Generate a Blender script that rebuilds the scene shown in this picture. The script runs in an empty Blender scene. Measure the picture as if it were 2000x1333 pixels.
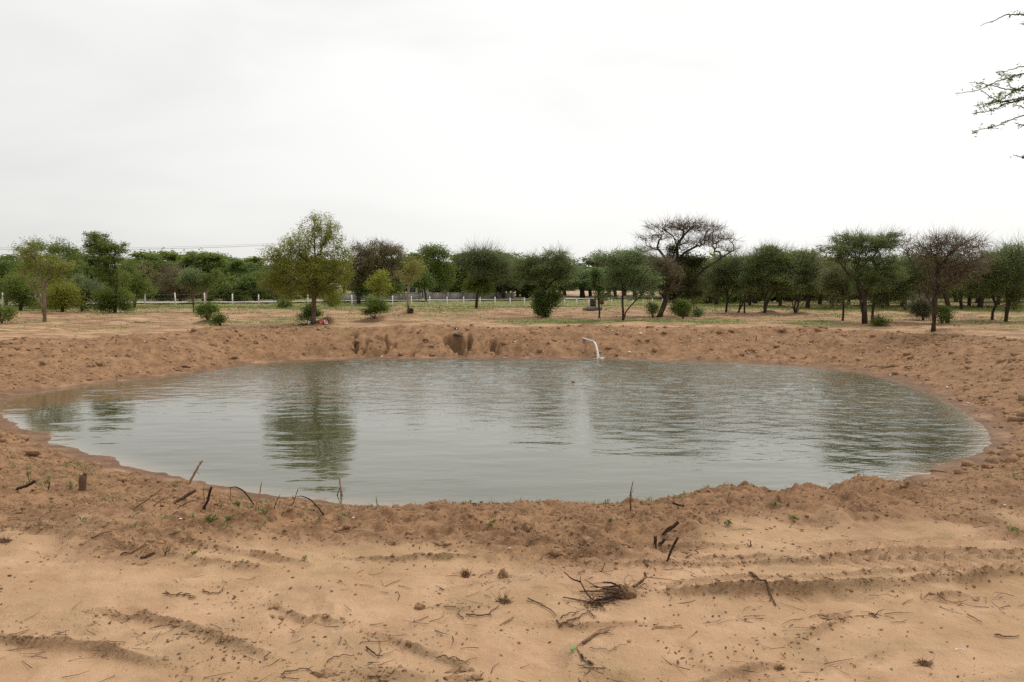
import bpy, math, random
import numpy as np
from mathutils import Vector, Matrix

random.seed(7)
RNG = np.random.default_rng(11)
SC = bpy.context.scene
COL = SC.collection

# ------------------------------------------------------------------ camera
CAM_Z = 1.65
FPX = 1400.0                      # focal length in pixels of the 2000 px wide photograph
PITCH = math.atan(106.5 / FPX)
cam_d = bpy.data.cameras.new('camera')
cam_d.sensor_width = 36.0
cam_d.lens = 36.0 * FPX / 2000.0
cam_d.clip_start = 0.05
cam_d.clip_end = 9000
cam = bpy.data.objects.new('camera', cam_d)
cam.location = (0, 0, CAM_Z)
cam.rotation_euler = (math.radians(90) - PITCH, 0, 0)
COL.objects.link(cam)
SC.camera = cam

# ------------------------------------------------------------------ sky, sun, exposure
SUN_EL, SUN_AZ = math.radians(55), math.radians(52)      # azimuth measured from +Y towards +X
sun_dir = Vector((math.sin(SUN_AZ) * math.cos(SUN_EL), math.cos(SUN_AZ) * math.cos(SUN_EL), math.sin(SUN_EL)))
W = bpy.data.worlds.new('World')
SC.world = W
W.use_nodes = True
nt = W.node_tree
nt.nodes.clear()
def wn(t, **k):
    n = nt.nodes.new(t)
    for a, b in k.items():
        setattr(n, a, b)
    return n
out = wn('ShaderNodeOutputWorld'); bg = wn('ShaderNodeBackground')
bg.inputs['Strength'].default_value = 0.1
sky = wn('ShaderNodeTexSky', sky_type='NISHITA')
sky.sun_disc = False
sky.sun_elevation = SUN_EL
sky.sun_rotation = SUN_AZ
tc = wn('ShaderNodeTexCoord')
# overcast layer: brighter towards the veiled sun, soft grey cloud banks
dot = wn('ShaderNodeVectorMath', operation='DOT_PRODUCT')
dot.inputs[1].default_value = sun_dir
nt.links.new(tc.outputs['Generated'], dot.inputs[0])
glow = wn('ShaderNodeMapRange'); glow.interpolation_type = 'SMOOTHSTEP'
glow.inputs['From Min'].default_value = -0.35; glow.inputs['From Max'].default_value = 1.0
glow.inputs['To Min'].default_value = 6.3; glow.inputs['To Max'].default_value = 10.2
nt.links.new(dot.outputs['Value'], glow.inputs['Value'])
mp = wn('ShaderNodeMapping'); mp.inputs['Scale'].default_value = (1.0, 1.0, 3.2)
nt.links.new(tc.outputs['Generated'], mp.inputs['Vector'])
nz = wn('ShaderNodeTexNoise'); nz.inputs['Scale'].default_value = 1.7; nz.inputs['Detail'].default_value = 4
nz.inputs['Distortion'].default_value = 0.35
nt.links.new(mp.outputs['Vector'], nz.inputs['Vector'])
cl = wn('ShaderNodeMapRange'); cl.interpolation_type = 'SMOOTHSTEP'
cl.inputs['From Min'].default_value = 0.35; cl.inputs['From Max'].default_value = 0.68
cl.inputs['To Min'].default_value = 0.93; cl.inputs['To Max'].default_value = 1.06
nt.links.new(nz.outputs['Fac'], cl.inputs['Value'])
mul = wn('ShaderNodeMath', operation='MULTIPLY')
nt.links.new(glow.outputs['Result'], mul.inputs[0]); nt.links.new(cl.outputs['Result'], mul.inputs[1])
tint = wn('ShaderNodeVectorMath', operation='SCALE')
tint.inputs[0].default_value = (1.0, 0.992, 0.965)
nt.links.new(mul.outputs[0], tint.inputs['Scale'])
mix = wn('ShaderNodeMix', data_type='RGBA'); mix.inputs['Factor'].default_value = 0.95
nt.links.new(sky.outputs['Color'], mix.inputs[6]); nt.links.new(tint.outputs['Vector'], mix.inputs[7])
nt.links.new(mix.outputs[2], bg.inputs['Color']); nt.links.new(bg.outputs[0], out.inputs[0])

sun_d = bpy.data.lights.new('sun', 'SUN')
sun_d.energy = 1.5
sun_d.angle = math.radians(11)
sun_d.color = (1.0, 0.95, 0.87)
sun = bpy.data.objects.new('sun', sun_d)
sun.rotation_euler = (-sun_dir).to_track_quat('-Z', 'Y').to_euler()
sun.location = (20, 20, 40)
COL.objects.link(sun)
vs = SC.view_settings
SC.display_settings.display_device = 'sRGB'
vs.view_transform = 'Standard'; vs.look = 'None'; vs.gamma = 1; vs.exposure = 0.16
vs.use_curve_mapping = False
SC.cycles.use_denoising = False
SC.cycles.max_bounces = 11
SC.cycles.diffuse_bounces = 9
SC.cycles.transmission_bounces = 9
SC.cycles.transparent_max_bounces = 8
SC.cycles.caustics_reflective = False
SC.cycles.caustics_refractive = False

# ------------------------------------------------------------------ helpers
def sstep(a, b, x):
    t = np.clip((x - a) / (b - a), 0, 1)
    return t * t * (3 - 2 * t)

_TAB = np.random.default_rng(5).random((256, 256)) * 2 - 1
def vnoise(x, y, seed=0):
    x = x + seed * 17.31; y = y + seed * 9.73
    xi = np.floor(x).astype(np.int64); yi = np.floor(y).astype(np.int64)
    fx = x - xi; fy = y - yi
    u = fx * fx * fx * (fx * (fx * 6 - 15) + 10); v = fy * fy * fy * (fy * (fy * 6 - 15) + 10)
    x0 = xi & 255; x1 = (xi + 1) & 255; y0 = yi & 255; y1 = (yi + 1) & 255
    a = _TAB[x0, y0] * (1 - u) + _TAB[x1, y0] * u
    b = _TAB[x0, y1] * (1 - u) + _TAB[x1, y1] * u
    return a * (1 - v) + b * v
def fbm(x, y, octv=4, seed=0, gain=0.5):
    s = 0; a = 1; tot = 0
    c, d = 0.8, 0.6
    for o in range(octv):
        s = s + a * vnoise(x, y, seed + o * 3)
        tot += a; a *= gain
        x, y = (c * x - d * y) * 2.03, (d * x + c * y) * 2.03
    return s / tot

def ray(px, py):
    d = Vector(((px - 1000) / FPX, -(py - 666.5) / FPX, -1.0))
    return cam.rotation_euler.to_matrix() @ d
def at_y(px, py, Y):
    d = ray(px, py); t = Y / d.y
    return Vector((d.x * t, Y, CAM_Z + d.z * t))
def at_z(px, py, z):
    d = ray(px, py); t = (z - CAM_Z) / d.z
    return Vector((d.x * t, d.y * t, z))
def pxm(Y):
    return Y / FPX          # metres in one photograph pixel at distance Y

# ------------------------------------------------------------------ terrain function
WZ = -1.05
shore_px = [(-15, 797), (20, 779), (60, 770), (140, 757), (250, 745), (330, 735), (400, 728), (500, 712), (610, 705), (750, 702), (900, 701),
            (1050, 702), (1150, 701), (1300, 706), (1450, 711), (1560, 716), (1680, 728), (1760, 747), (1830, 776), (1885, 808),
            (1915, 838), (1930, 866), (1908, 888), (1862, 903), (1800, 920), (1745, 938), (1690, 948), (1600, 962), (1500, 975),
            (1370, 976), (1330, 990), (1150, 998), (1000, 998), (850, 992), (700, 985), (560, 972), (470, 960), (400, 946), (335, 934), (290, 921), (235, 905),
            (215, 897), (150, 881), (97, 858), (88, 846), (40, 832), (8, 815)]
CX, CY = -0.2, 17.6
_pts = [at_z(x, y, WZ) for x, y in shore_px]
_th = np.array([math.atan2(p.y - CY, p.x - CX) for p in _pts]); _r = np.array([math.hypot(p.x - CX, p.y - CY) for p in _pts])
_o = np.argsort(_th); _th = _th[_o]; _r = _r[_o]
_tt = np.concatenate([_th - 2 * math.pi, _th, _th + 2 * math.pi]); _rr = np.tile(_r, 3)
_gt = np.linspace(-math.pi, math.pi, 1441)
_gr = np.interp(_gt, _tt, _rr)
_k = np.ones(7) / 7.0
_gr = np.convolve(np.concatenate([_gr[-7:-1], _gr, _gr[1:7]]), _k, 'same')[6:-6]
_gdr = np.gradient(_gr, _gt)
W_KEY = np.radians([-180, -150, -125, -105, -90, -65, -40, -15, 5, 30, 50, 65, 90, 110, 130, 150, 165, 180])
W_VAL = np.array([4.0, 4.4, 4.4, 3.7, 3.3, 3.5, 4.5, 4.8, 4.8, 4.6, 3.8, 2.7, 2.1, 2.1, 2.7, 3.4, 3.8, 4.0])

# fence line (plan): post i at P0 + i*step
F0 = np.array([-716 / 1400 * 60.0, 60.0]); FST = np.array([0.02986 * 60, 0.0278 * 60])
FL = float(np.hypot(*FST)); FD = FST / FL; FN = np.array([-FD[1], FD[0]])

def px_line(pts, z=0.0):
    return np.array([(p.x, p.y) for p in (at_z(x, y, z) for x, y in pts)])
def seg_dist(X, Y, pl):
    """distance to a polyline, signed side, arc length along it"""
    best = np.full(X.shape, 1e9); side = np.zeros(X.shape); arc = np.zeros(X.shape); acc = 0
    for a, b in zip(pl[:-1], pl[1:]):
        d = b - a; L = math.hypot(*d); d = d / L
        t = np.clip((X - a[0]) * d[0] + (Y - a[1]) * d[1], 0, L)
        qx = X - a[0] - t * d[0]; qy = Y - a[1] - t * d[1]
        r = np.hypot(qx, qy); m = r < best
        best = np.where(m, r, best); side = np.where(m, qx * -d[1] + qy * d[0], side); arc = np.where(m, acc + t, arc)
        acc += L
    return best, side, arc, acc
# crumbled ridges pushed up by tyres (pixels of the photograph, on the flat sand)
RIDGES = [
    ([(1250, 1162), (1330, 1158), (1420, 1158), (1500, 1152), (1600, 1149), (1750, 1143), (1850, 1132), (2060, 1116)], .050, .045, 1.0),
    ([(1520, 1094), (1620, 1090), (1700, 1080), (1800, 1075), (1940, 1080), (2050, 1078)], .024, .04, .9),
    ([(1290, 1108), (1400, 1090), (1560, 1088)], .018, .035, .6),
    ([(-60, 1240), (0, 1252), (100, 1262), (200, 1272), (280, 1292), (390, 1308)], .038, .04, .8),
    ([(150, 1200), (200, 1192), (255, 1200), (315, 1213), (400, 1232), (470, 1262), (560, 1300)], .028, .035, .9),
    ([(1290, 1338), (1380, 1322), (1450, 1310), (1520, 1297), (1560, 1285)], .026, .03, .7),
    ([(1800, 1176), (1830, 1166), (1870, 1160), (1945, 1170)], .026, .03, .7),
    ([(820, 1188), (880, 1186), (950, 1190)], .022, .03, .5),
    ([(560, 1112), (480, 1110), (410, 1100), (360, 1085)], .030, .035, .7),
    ([(640, 1320), (720, 1318), (800, 1322), (870, 1330)], .03, .06, 1.0),
    ([(1000, 1135), (900, 1150), (840, 1160)], .022, .03, .7),
    ([(180, 1036), (330, 1050), (470, 1078), (620, 1104)], .026, .035, .6),
    ([(1000, 1062), (1150, 1070), (1300, 1068), (1480, 1064)], .026, .035, .8),
    ([(700, 1235), (800, 1262), (900, 1300), (960, 1335)], .022, .03, .5),
    ([(1000, 1222), (1080, 1215), (1180, 1222), (1300, 1215)], .012, .03, .3),
    ([(1100, 1102), (1400, 1101), (1700, 1094), (2060, 1086)], .018, .028, .7),
    ([(1250, 1141), (1500, 1130), (1800, 1114), (2060, 1101)], .014, .025, .5),
    ([(-40, 1020), (120, 1040), (260, 1075), (420, 1095)], .016, .03, .5),
    ([(500, 1178), (560, 1188), (640, 1210), (700, 1222)], .024, .03, .8),
    ([(640, 1085), (740, 1094), (860, 1092), (980, 1090)], .022, .045, .9),
    ([(1060, 1085), (1160, 1082), (1260, 1086)], .024, .04, .8),
    ([(-20, 1040), (60, 1028), (150, 1036)], .03, .05, 1.0),
    ([(1540, 1262), (1580, 1240), (1640, 1215), (1690, 1205)], .02, .03, .8),
    ([(1640, 1305), (1700, 1285), (1760, 1260)], .016, .03, .4),
]
RIDGE_PX = list(RIDGES)
RIDGES = [(px_line(p), a * .62, s * .62, c) for p, a, s, c in RIDGES]
LUGS = [(px_line([(1450, 1120), (1650, 1112), (1850, 1103), (2060, 1094)]), .22, .017, .095, .9),
        (px_line([(60, 1235), (180, 1230), (300, 1250), (400, 1275)]), .16, .022, .12, -.8),
        (px_line([(1450, 1072), (1700, 1062), (2060, 1062)]), .12, .013, .085, .9),
        (px_line([(560, 1178), (700, 1225), (860, 1290)]), .15, .012, .10, .7)]
MOUNDS = []      # small heaps at tree feet: x, y, radius, height (filled below)
DENTS = []       # eroded notches of the banks: x, y, rx, ry, depth

def pond(X, Y):
    dx = X - CX; dy = Y - CY
    th = np.arctan2(dy, dx); rho = np.hypot(dx, dy)
    R = np.interp(th, _gt, _gr); dR = np.interp(th, _gt, _gdr)
    d = (rho - R) / np.sqrt(1 + np.clip(dR / R, -1.5, 1.5) ** 2)
    return d, th
def terrain(X, Y):
    X = np.asarray(X, float); Y = np.asarray(Y, float)
    d, th = pond(X, Y)
    d = d + 0.20 * fbm(X * .9, Y * .9, 3, 40) + 0.09 * fbm(X * 3.1, Y * 3.1, 3, 44)
    w = np.interp(th, W_KEY, W_VAL) * (1 + .26 * fbm(X * .45, Y * .45, 3, 3))
    t = np.clip(d / w, 0, 1)
    back = sstep(math.radians(48), math.radians(66), th) * (1 - sstep(math.radians(150), math.radians(175), th))
    s_soft = .45 * t + .55 * t * t * (3 - 2 * t)
    tb = np.clip((d - .42) / (w - .42), 0, 1)
    s_back = .06 * np.clip(d / .42, 0, 1) + .94 * (.35 * tb + .65 * np.sin(tb * math.pi / 2))
    s = s_soft * (1 - back) + s_back * back
    s = s + .09 * fbm(X * .7, Y * .7, 3, 6) * sstep(.25, .6, s) * sstep(16, 24, Y)
    z = WZ * (1 - s)
    z = np.where(d < 0, WZ + np.maximum(d * .22, -1.2), z)
    # far ground: dip along the fence, road on a low bank behind it
    u = ((X - F0[0]) * FD[0] + (Y - F0[1]) * FD[1]) / FL
    sd = (X - F0[0]) * FN[0] + (Y - F0[1]) * FN[1]
    dep = np.interp(u, [-10, 0, 10, 23, 45], [0, .06, .55, 1.2, 1.5])
    rz = np.interp(u, [-10, 0, 23, 45], [.0, .03, .34, .5])
    far = np.where(sd < 1.0, dep * sstep(-34, 0.0, sd), dep + (rz - dep) * sstep(1.5, 7.0, sd))
    z = z - far * sstep(33, 50, Y)
    # broad unevenness
    out_ = sstep(0.0, 1.0, d)
    z = z + out_ * (.05 * fbm(X * .22, Y * .22, 3, 8) * sstep(2, 12, Y) + .012 * fbm(X * 1.1, Y * 1.1, 3, 9))
    # rough, dug soil of the banks
    edge = d - w + .35 * fbm(X * .8, Y * .8, 3, 12)
    rough = sstep(.12, .4, d) * (1 - sstep(.35, .95, edge))
    front = sstep(.4, 1.0, -np.sin(th))
    nearw = 1 - sstep(9, 20, np.hypot(X, Y))
    c1 = fbm(X * 2.6, Y * 2.6, 3, 15); c2 = fbm(X * 7.5, Y * 7.5, 3, 18); c3 = fbm(X * 17., Y * 17., 2, 21)
    lump = np.maximum(0, c2 + .08)
    amp = rough * (.75 + .6 * fbm(X * .6, Y * .6, 2, 25))
    z = z + amp * (.050 * c1 + .095 * lump * (.6 + .6 * c1) + .034 * c3 + .020 * np.abs(fbm(X * 26., Y * 26., 2, 23)))
    # flat sand: faint dimples and tracks
    flat = out_ * (1 - rough)
    z = z + flat * (.013 * fbm(X * 4, Y * 5, 4, 28) + .006 * c3 + .012 * np.maximum(0, fbm(X * 1.2, Y * 6.5, 3, 29)) + .022 * np.maximum(0, fbm(X * .9 + .3 * Y, Y * 8.5, 4, 30)) * sstep(3.6, 4.0, Y) * (1 - sstep(5.0, 5.8, Y))) * (1 - .5 * sstep(10, 30, Y))
    ft = np.maximum(0, fbm(X * 3.3, Y * 3.3, 2, 31) - .32)
    z = z - flat * .075 * ft
    dug = np.zeros(X.shape)
    nearm = (Y < 6.5) & (np.abs(X) < 7)
    if nearm.any():
        xs, ys = X[nearm], Y[nearm]
        zz = np.zeros(xs.shape); gg = np.zeros(xs.shape)
        k2 = fbm(xs * 9, ys * 9, 3, 52)
        for pl, a, sg, cr in RIDGES:
            r, sde, arc, L = seg_dist(xs, ys, pl)
            r = r + .016 * k2
            along = np.clip(np.minimum(arc, L - arc) / .25, 0, 1) * (.95 + .45 * fbm(arc * 4.0, arc * 0 + a * 100, 3, 33))
            prof = np.where(sde < 0, np.exp(-(r / (sg * .62)) ** 2) - .45 * np.exp(-((r - 2.6 * sg) / (1.5 * sg)) ** 2), np.exp(-(r / (sg * 1.7)) ** 2))
            crumb = np.maximum(0, fbm(xs * 14, ys * 14, 2, 35) + .1)
            e = np.exp(-(r / (sg * 1.15)) ** 2) * np.clip(along, 0, 1)
            zz += 1.5 * a * prof * np.clip(along, 0, 2) * (.8 + .6 * k2) + .034 * crumb * e * cr
            gg = np.maximum(gg, e * (.45 + .55 * np.clip(.5 + k2, 0, 1)) * (.4 + .6 * cr))  # turned-earth tone, also painting in the shade of the ridge faces
        for pl, hw, a, per, sl in LUGS:
            r, sde, arc, L = seg_dist(xs, ys, pl)
            m = (1 - sstep(hw * .75, hw, r)) * np.clip(np.minimum(arc, L - arc) / .3, 0, 1) * sstep(-.35, .3, fbm(xs * 1.6, ys * 1.6, 2, 37))
            ph = np.sin((arc + sl * np.abs(sde) + .012 * k2) * 2 * math.pi / per)
            zz += a * m * ph - .006 * m
        z[nearm] += zz; dug[nearm] = gg
    notch_shade = np.zeros(X.shape)
    for (mx, my, mr, mh) in MOUNDS:
        q = ((X - mx) ** 2 + (Y - my) ** 2) / (mr * mr)
        e = np.exp(-q * 1.4) * (q < 6)
        z = z + mh * e * (1 + .5 * c1); dug = np.maximum(dug, np.clip(e * 1.3, 0, 1) * .8)
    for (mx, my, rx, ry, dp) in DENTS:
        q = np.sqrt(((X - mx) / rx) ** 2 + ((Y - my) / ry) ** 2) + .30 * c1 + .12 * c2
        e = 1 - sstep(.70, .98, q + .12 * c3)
        z = z - dp * e; dug = np.maximum(dug, e * .9); notch_shade = np.maximum(notch_shade, e * .2)  # soil colour darkened inside the notches to deepen their shade
    z = np.where((d > .02) & (d < 3), np.maximum(z, WZ + .012 + .03 * np.clip(d, 0, 1)), z)
    # ---- soil masks
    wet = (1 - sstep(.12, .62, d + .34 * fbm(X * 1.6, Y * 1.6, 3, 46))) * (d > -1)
    wet = np.maximum(wet, notch_shade)  # notch shade painted in through the wet-mud colour
    # worn pale track round the far rim
    tr = sstep(.1, .7, d - w) * (1 - sstep(2.2, 3.4, d - w + .5 * fbm(X * .5, Y * .5, 2, 61)))
    sand = (1 - rough) * out_
    g = fbm(X * .16, Y * .42, 4, 70); g2 = fbm(X * 1.1, Y * 2.6, 3, 74)
    plain = sstep(2.3, 4.0, d - w) * sstep(20, 26, Y)
    grass = plain * sstep(.05, .55, g + .5 * g2 + .35 * sstep(45, 75, Y) - .16 + .16 * sstep(5, 25, X))
    grass = np.maximum(grass, sstep(70, 110, Y) * .8)
    # bank above the ditch and verge are green
    grass = np.maximum(grass, sstep(-14, -3, sd + 4 * g2) * (1 - sstep(6.2, 7, sd)) * .9 * sstep(30, 40, Y))
    for (gx, gy, grx, gry, ga) in GREEN:
        q = ((X - gx) / grx) ** 2 + ((Y - gy) / gry) ** 2
        grass = np.maximum(grass, ga * (1 - sstep(.45, 1.1, q + .5 * g2)))
    straw = plain * sstep(-.35, .25, fbm(X * .35, Y * .9, 3, 80))
    return z, dict(rough=rough, wet=wet, grass=grass, dug=dug, straw=straw, track=tr, d=d, w=w)
GREEN = []
def gz(x, y):
    z, _ = terrain(np.array([x]), np.array([y]))
    return float(z[0])
_ts = np.concatenate([np.arange(2.2, 12, .02), np.arange(12, 45, .06), np.arange(45, 200, .3)])
def hit(px, py):
    """the point of the ground seen at a pixel of the photograph"""
    d = ray(px, py)
    X = d.x / d.y * _ts; Y = _ts; Z = CAM_Z + d.z / d.y * _ts
    z, _ = terrain(X, Y)
    b = np.nonzero(Z < z)[0]
    i = int(b[0]) if len(b) else len(_ts) - 1
    return Vector((X[i], Y[i], z[i]))
# grass patches and heaps, from where they show in the photograph
for (px, py, rxp, depth, a) in [(1090, 629, 150, 2.6, 1.0), (1330, 627, 150, 2.4, .95), (1600, 632, 105, 1.6, 1.0), (1930, 632, 110, 1.6, .9), (880, 606, 90, 7, .6),
                                (1520, 601, 190, 9, .85), (1900, 603, 220, 12, 1.0), (1640, 603, 130, 9, .9), (430, 634, 45, .8, .6), (650, 640, 60, .8, .7), (100, 628, 90, 1.2, .6), (250, 612, 70, 4, .6),
                                (1480, 655, 60, .5, .45), (1700, 640, 40, .5, .5), (80, 695, 25, .5, .5), (1840, 744, 45, .8, .5), (1730, 742, 40, .5, .4), (560, 640, 50, .7, .6)]:
    p = at_z(px, py, 0)
    GREEN.append((p.x, p.y, rxp * pxm(p.y), depth, a))
for (px, py, rp, h) in [(405, 632, 28, .16), (738, 626, 26, .30), (800, 613, 20, .25), (630, 634, 34, .28), (1206, 616, 18, .2), (1497, 613, 22, .25), (1560, 612, 24, .15),
                        (1838, 648, 30, .12), (1000, 617, 30, .15), (780, 598, 20, .35), (330, 602, 26, .15), (1720, 636, 26, .1)]:
    p = at_z(px, py, 0)
    MOUNDS.append((p.x, p.y, rp * pxm(p.y), h))
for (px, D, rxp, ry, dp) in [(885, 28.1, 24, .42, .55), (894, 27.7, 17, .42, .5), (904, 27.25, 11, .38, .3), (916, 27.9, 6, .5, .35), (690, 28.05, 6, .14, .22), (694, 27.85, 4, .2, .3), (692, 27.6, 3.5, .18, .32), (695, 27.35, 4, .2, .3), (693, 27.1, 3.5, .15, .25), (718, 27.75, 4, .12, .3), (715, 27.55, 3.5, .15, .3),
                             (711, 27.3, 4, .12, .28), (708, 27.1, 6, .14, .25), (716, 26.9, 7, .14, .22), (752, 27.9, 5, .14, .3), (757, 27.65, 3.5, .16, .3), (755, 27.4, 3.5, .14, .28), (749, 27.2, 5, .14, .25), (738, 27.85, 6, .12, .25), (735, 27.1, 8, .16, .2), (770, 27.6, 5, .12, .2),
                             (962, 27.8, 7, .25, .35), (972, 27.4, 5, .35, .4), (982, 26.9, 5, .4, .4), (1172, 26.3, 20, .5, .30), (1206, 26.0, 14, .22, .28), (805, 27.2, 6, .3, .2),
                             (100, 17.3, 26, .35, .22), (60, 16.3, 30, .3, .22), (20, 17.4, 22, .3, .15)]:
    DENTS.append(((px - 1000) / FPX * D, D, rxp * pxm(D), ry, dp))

# ------------------------------------------------------------------ mesh helpers
def mk_mesh(name, V, F, mat, smooth=False, attr=None):
    V = np.asarray(V, np.float32).reshape(-1, 3)
    me = bpy.data.meshes.new(name)
    if isinstance(F, np.ndarray):
        n, k = F.shape
        sizes = np.full(n, k, np.int32); loops = F.astype(np.int32).ravel()
    else:
        sizes = np.array([len(f) for f in F], np.int32); loops = np.array([i for f in F for i in f], np.int32)
    me.vertices.add(len(V)); me.vertices.foreach_set('co', V.ravel())
    me.loops.add(len(loops)); me.loops.foreach_set('vertex_index', loops)
    me.polygons.add(len(sizes))
    st = np.zeros(len(sizes), np.int32); st[1:] = np.cumsum(sizes)[:-1]
    me.polygons.foreach_set('loop_start', st)
    if smooth:
        me.polygons.foreach_set('use_smooth', np.ones(len(sizes), bool))
    for k2, arr in (attr or {}).items():
        a = me.attributes.new(k2, 'FLOAT', 'POINT'); a.data.foreach_set('value', np.asarray(arr, np.float32))
    me.update(calc_edges=True)
    if mat:
        me.materials.append(mat)
    return me
SMALL = ('crown', 'foliage', 'leaves', 'twigs', 'root_hair', 'undergrowth', 'ivy', 'low_foliage', 'stalks', 'foam')
def link(name, me, parent=None, loc=None):
    o = bpy.data.objects.new(name, me)
    COL.objects.link(o)
    if parent is not None:
        o.parent = parent
    if loc is not None:
        o.location = loc
    if name in SMALL and parent is not None:
        o['kind'] = 'stuff'          # leaf-sized pieces, too small to pick apart
    return o
def tag(o, label=None, cat=None, group=None, kind=None):
    if label: o['label'] = label
    if cat: o['category'] = cat
    if group: o['group'] = group
    if kind: o['kind'] = kind
    return o
def thing(name, label, cat, loc, group=None):
    o = bpy.data.objects.new(name, None); o.empty_display_size = .2
    COL.objects.link(o); o.location = loc
    return tag(o, label, cat, group)

class Geo:
    """collects vertices, faces and a per-vertex tint, relative to an origin"""
    def __init__(s, origin=(0, 0, 0)):
        s.V = []; s.F = []; s.T = []; s.n = 0; s.o = np.array(origin, float)
    def add(s, V, F, tint=0.5):
        V = np.asarray(V, float) - s.o
        s.V.append(V); s.F += [tuple(i + s.n for i in f) for f in F]
        s.T.append(np.full(len(V), tint) if np.isscalar(tint) else np.asarray(tint)); s.n += len(V)
    def tube(s, P, R, sides=6, cap=True, tint=.5):
        P = np.asarray(P, float); m = len(P)
        R = np.full(m, R) if np.isscalar(R) else np.asarray(R, float)
        T = np.gradient(P, axis=0); T /= np.linalg.norm(T, axis=1)[:, None] + 1e-9
        ref = np.array([0, 0, 1.]) if abs(T[0, 2]) < .9 else np.array([1., 0, 0])
        A = np.cross(T, ref); A /= np.linalg.norm(A, axis=1)[:, None] + 1e-9
        B = np.cross(T, A)
        an = np.arange(sides) * 2 * math.pi / sides
        V = P[:, None] + R[:, None, None] * (np.cos(an)[None, :, None] * A[:, None] + np.sin(an)[None, :, None] * B[:, None])
        F = []
        for i in range(m - 1):
            for j in range(sides):
                k = (j + 1) % sides
                F.append((i * sides + j, i * sides + k, (i + 1) * sides + k, (i + 1) * sides + j))
        if cap:
            F.append(tuple(range(sides))[::-1]); F.append(tuple((m - 1) * sides + j for j in range(sides)))
        s.add(V.reshape(-1, 3), F, tint)
    def box(s, c, size, rz=0, tint=.5):
        c = np.array(c, float); h = np.array(size, float) / 2
        q = np.array([(x, y, z) for x in (-1, 1) for y in (-1, 1) for z in (-1, 1)], float) * h
        co, si = math.cos(rz), math.sin(rz)
        q = np.stack([q[:, 0] * co - q[:, 1] * si, q[:, 0] * si + q[:, 1] * co, q[:, 2]], 1) + c
        s.add(q, [(0, 1, 3, 2), (4, 6, 7, 5), (0, 4, 5, 1), (2, 3, 7, 6), (0, 2, 6, 4), (1, 5, 7, 3)], tint)
    def build(s, name, mat, parent=None, smooth=False, loc=None):
        me = mk_mesh(name, np.concatenate(s.V), s.F, mat, smooth, {'tint': np.concatenate(s.T)})
        return link(name, me, parent, loc)

# ------------------------------------------------------------------ materials
def mat(name):
    m = bpy.data.materials.new(name); m.use_nodes = True
    t = m.node_tree; b = t.nodes['Principled BSDF']
    return m, t, b
def nd(t, typ, **k):
    n = t.nodes.new(typ)
    for a, b in k.items():
        setattr(n, a, b)
    return n
def mixc(t, fac, a, b, mode='MIX'):
    n = nd(t, 'ShaderNodeMix', data_type='RGBA', blend_type=mode)
    for sock, v in ((0, fac), (6, a), (7, b)):
        if isinstance(v, (int, float)): n.inputs[sock].default_value = v
        elif isinstance(v, tuple): n.inputs[sock].default_value = v + (1,) if len(v) == 3 else v
        else: t.links.new(v, n.inputs[sock])
    return n.outputs[2]
def noise(t, scale, detail=4, coord=None, rough=.55, dist=0):
    n = nd(t, 'ShaderNodeTexNoise'); n.inputs['Scale'].default_value = scale; n.inputs['Detail'].default_value = detail
    n.inputs['Roughness'].default_value = rough; n.inputs['Distortion'].default_value = dist
    if coord is not None: t.links.new(coord, n.inputs['Vector'])
    return n.outputs['Fac']
def mrange(t, v, a, b, c=0., d=1., smooth=True):
    n = nd(t, 'ShaderNodeMapRange')
    if smooth: n.interpolation_type = 'SMOOTHSTEP'
    n.inputs[1].default_value = a; n.inputs[2].default_value = b; n.inputs[3].default_value = c; n.inputs[4].default_value = d
    t.links.new(v, n.inputs[0]); return n.outputs[0]
def math_(t, op, a, b):
    n = nd(t, 'ShaderNodeMath', operation=op)
    for i, v in enumerate((a, b)):
        if isinstance(v, (int, float)): n.inputs[i].default_value = v
        else: t.links.new(v, n.inputs[i])
    return n.outputs[0]
def attr(t, name):
    n = nd(t, 'ShaderNodeAttribute'); n.attribute_name = name; return n.outputs['Fac']
def objc(t):
    return nd(t, 'ShaderNodeTexCoord').outputs['Object']
def bump(t, b, h, strength, dist):
    n = nd(t, 'ShaderNodeBump'); n.inputs['Strength'].default_value = strength; n.inputs['Distance'].default_value = dist
    t.links.new(h, n.inputs['Height']); t.links.new(n.outputs[0], b.inputs['Normal'])

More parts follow.
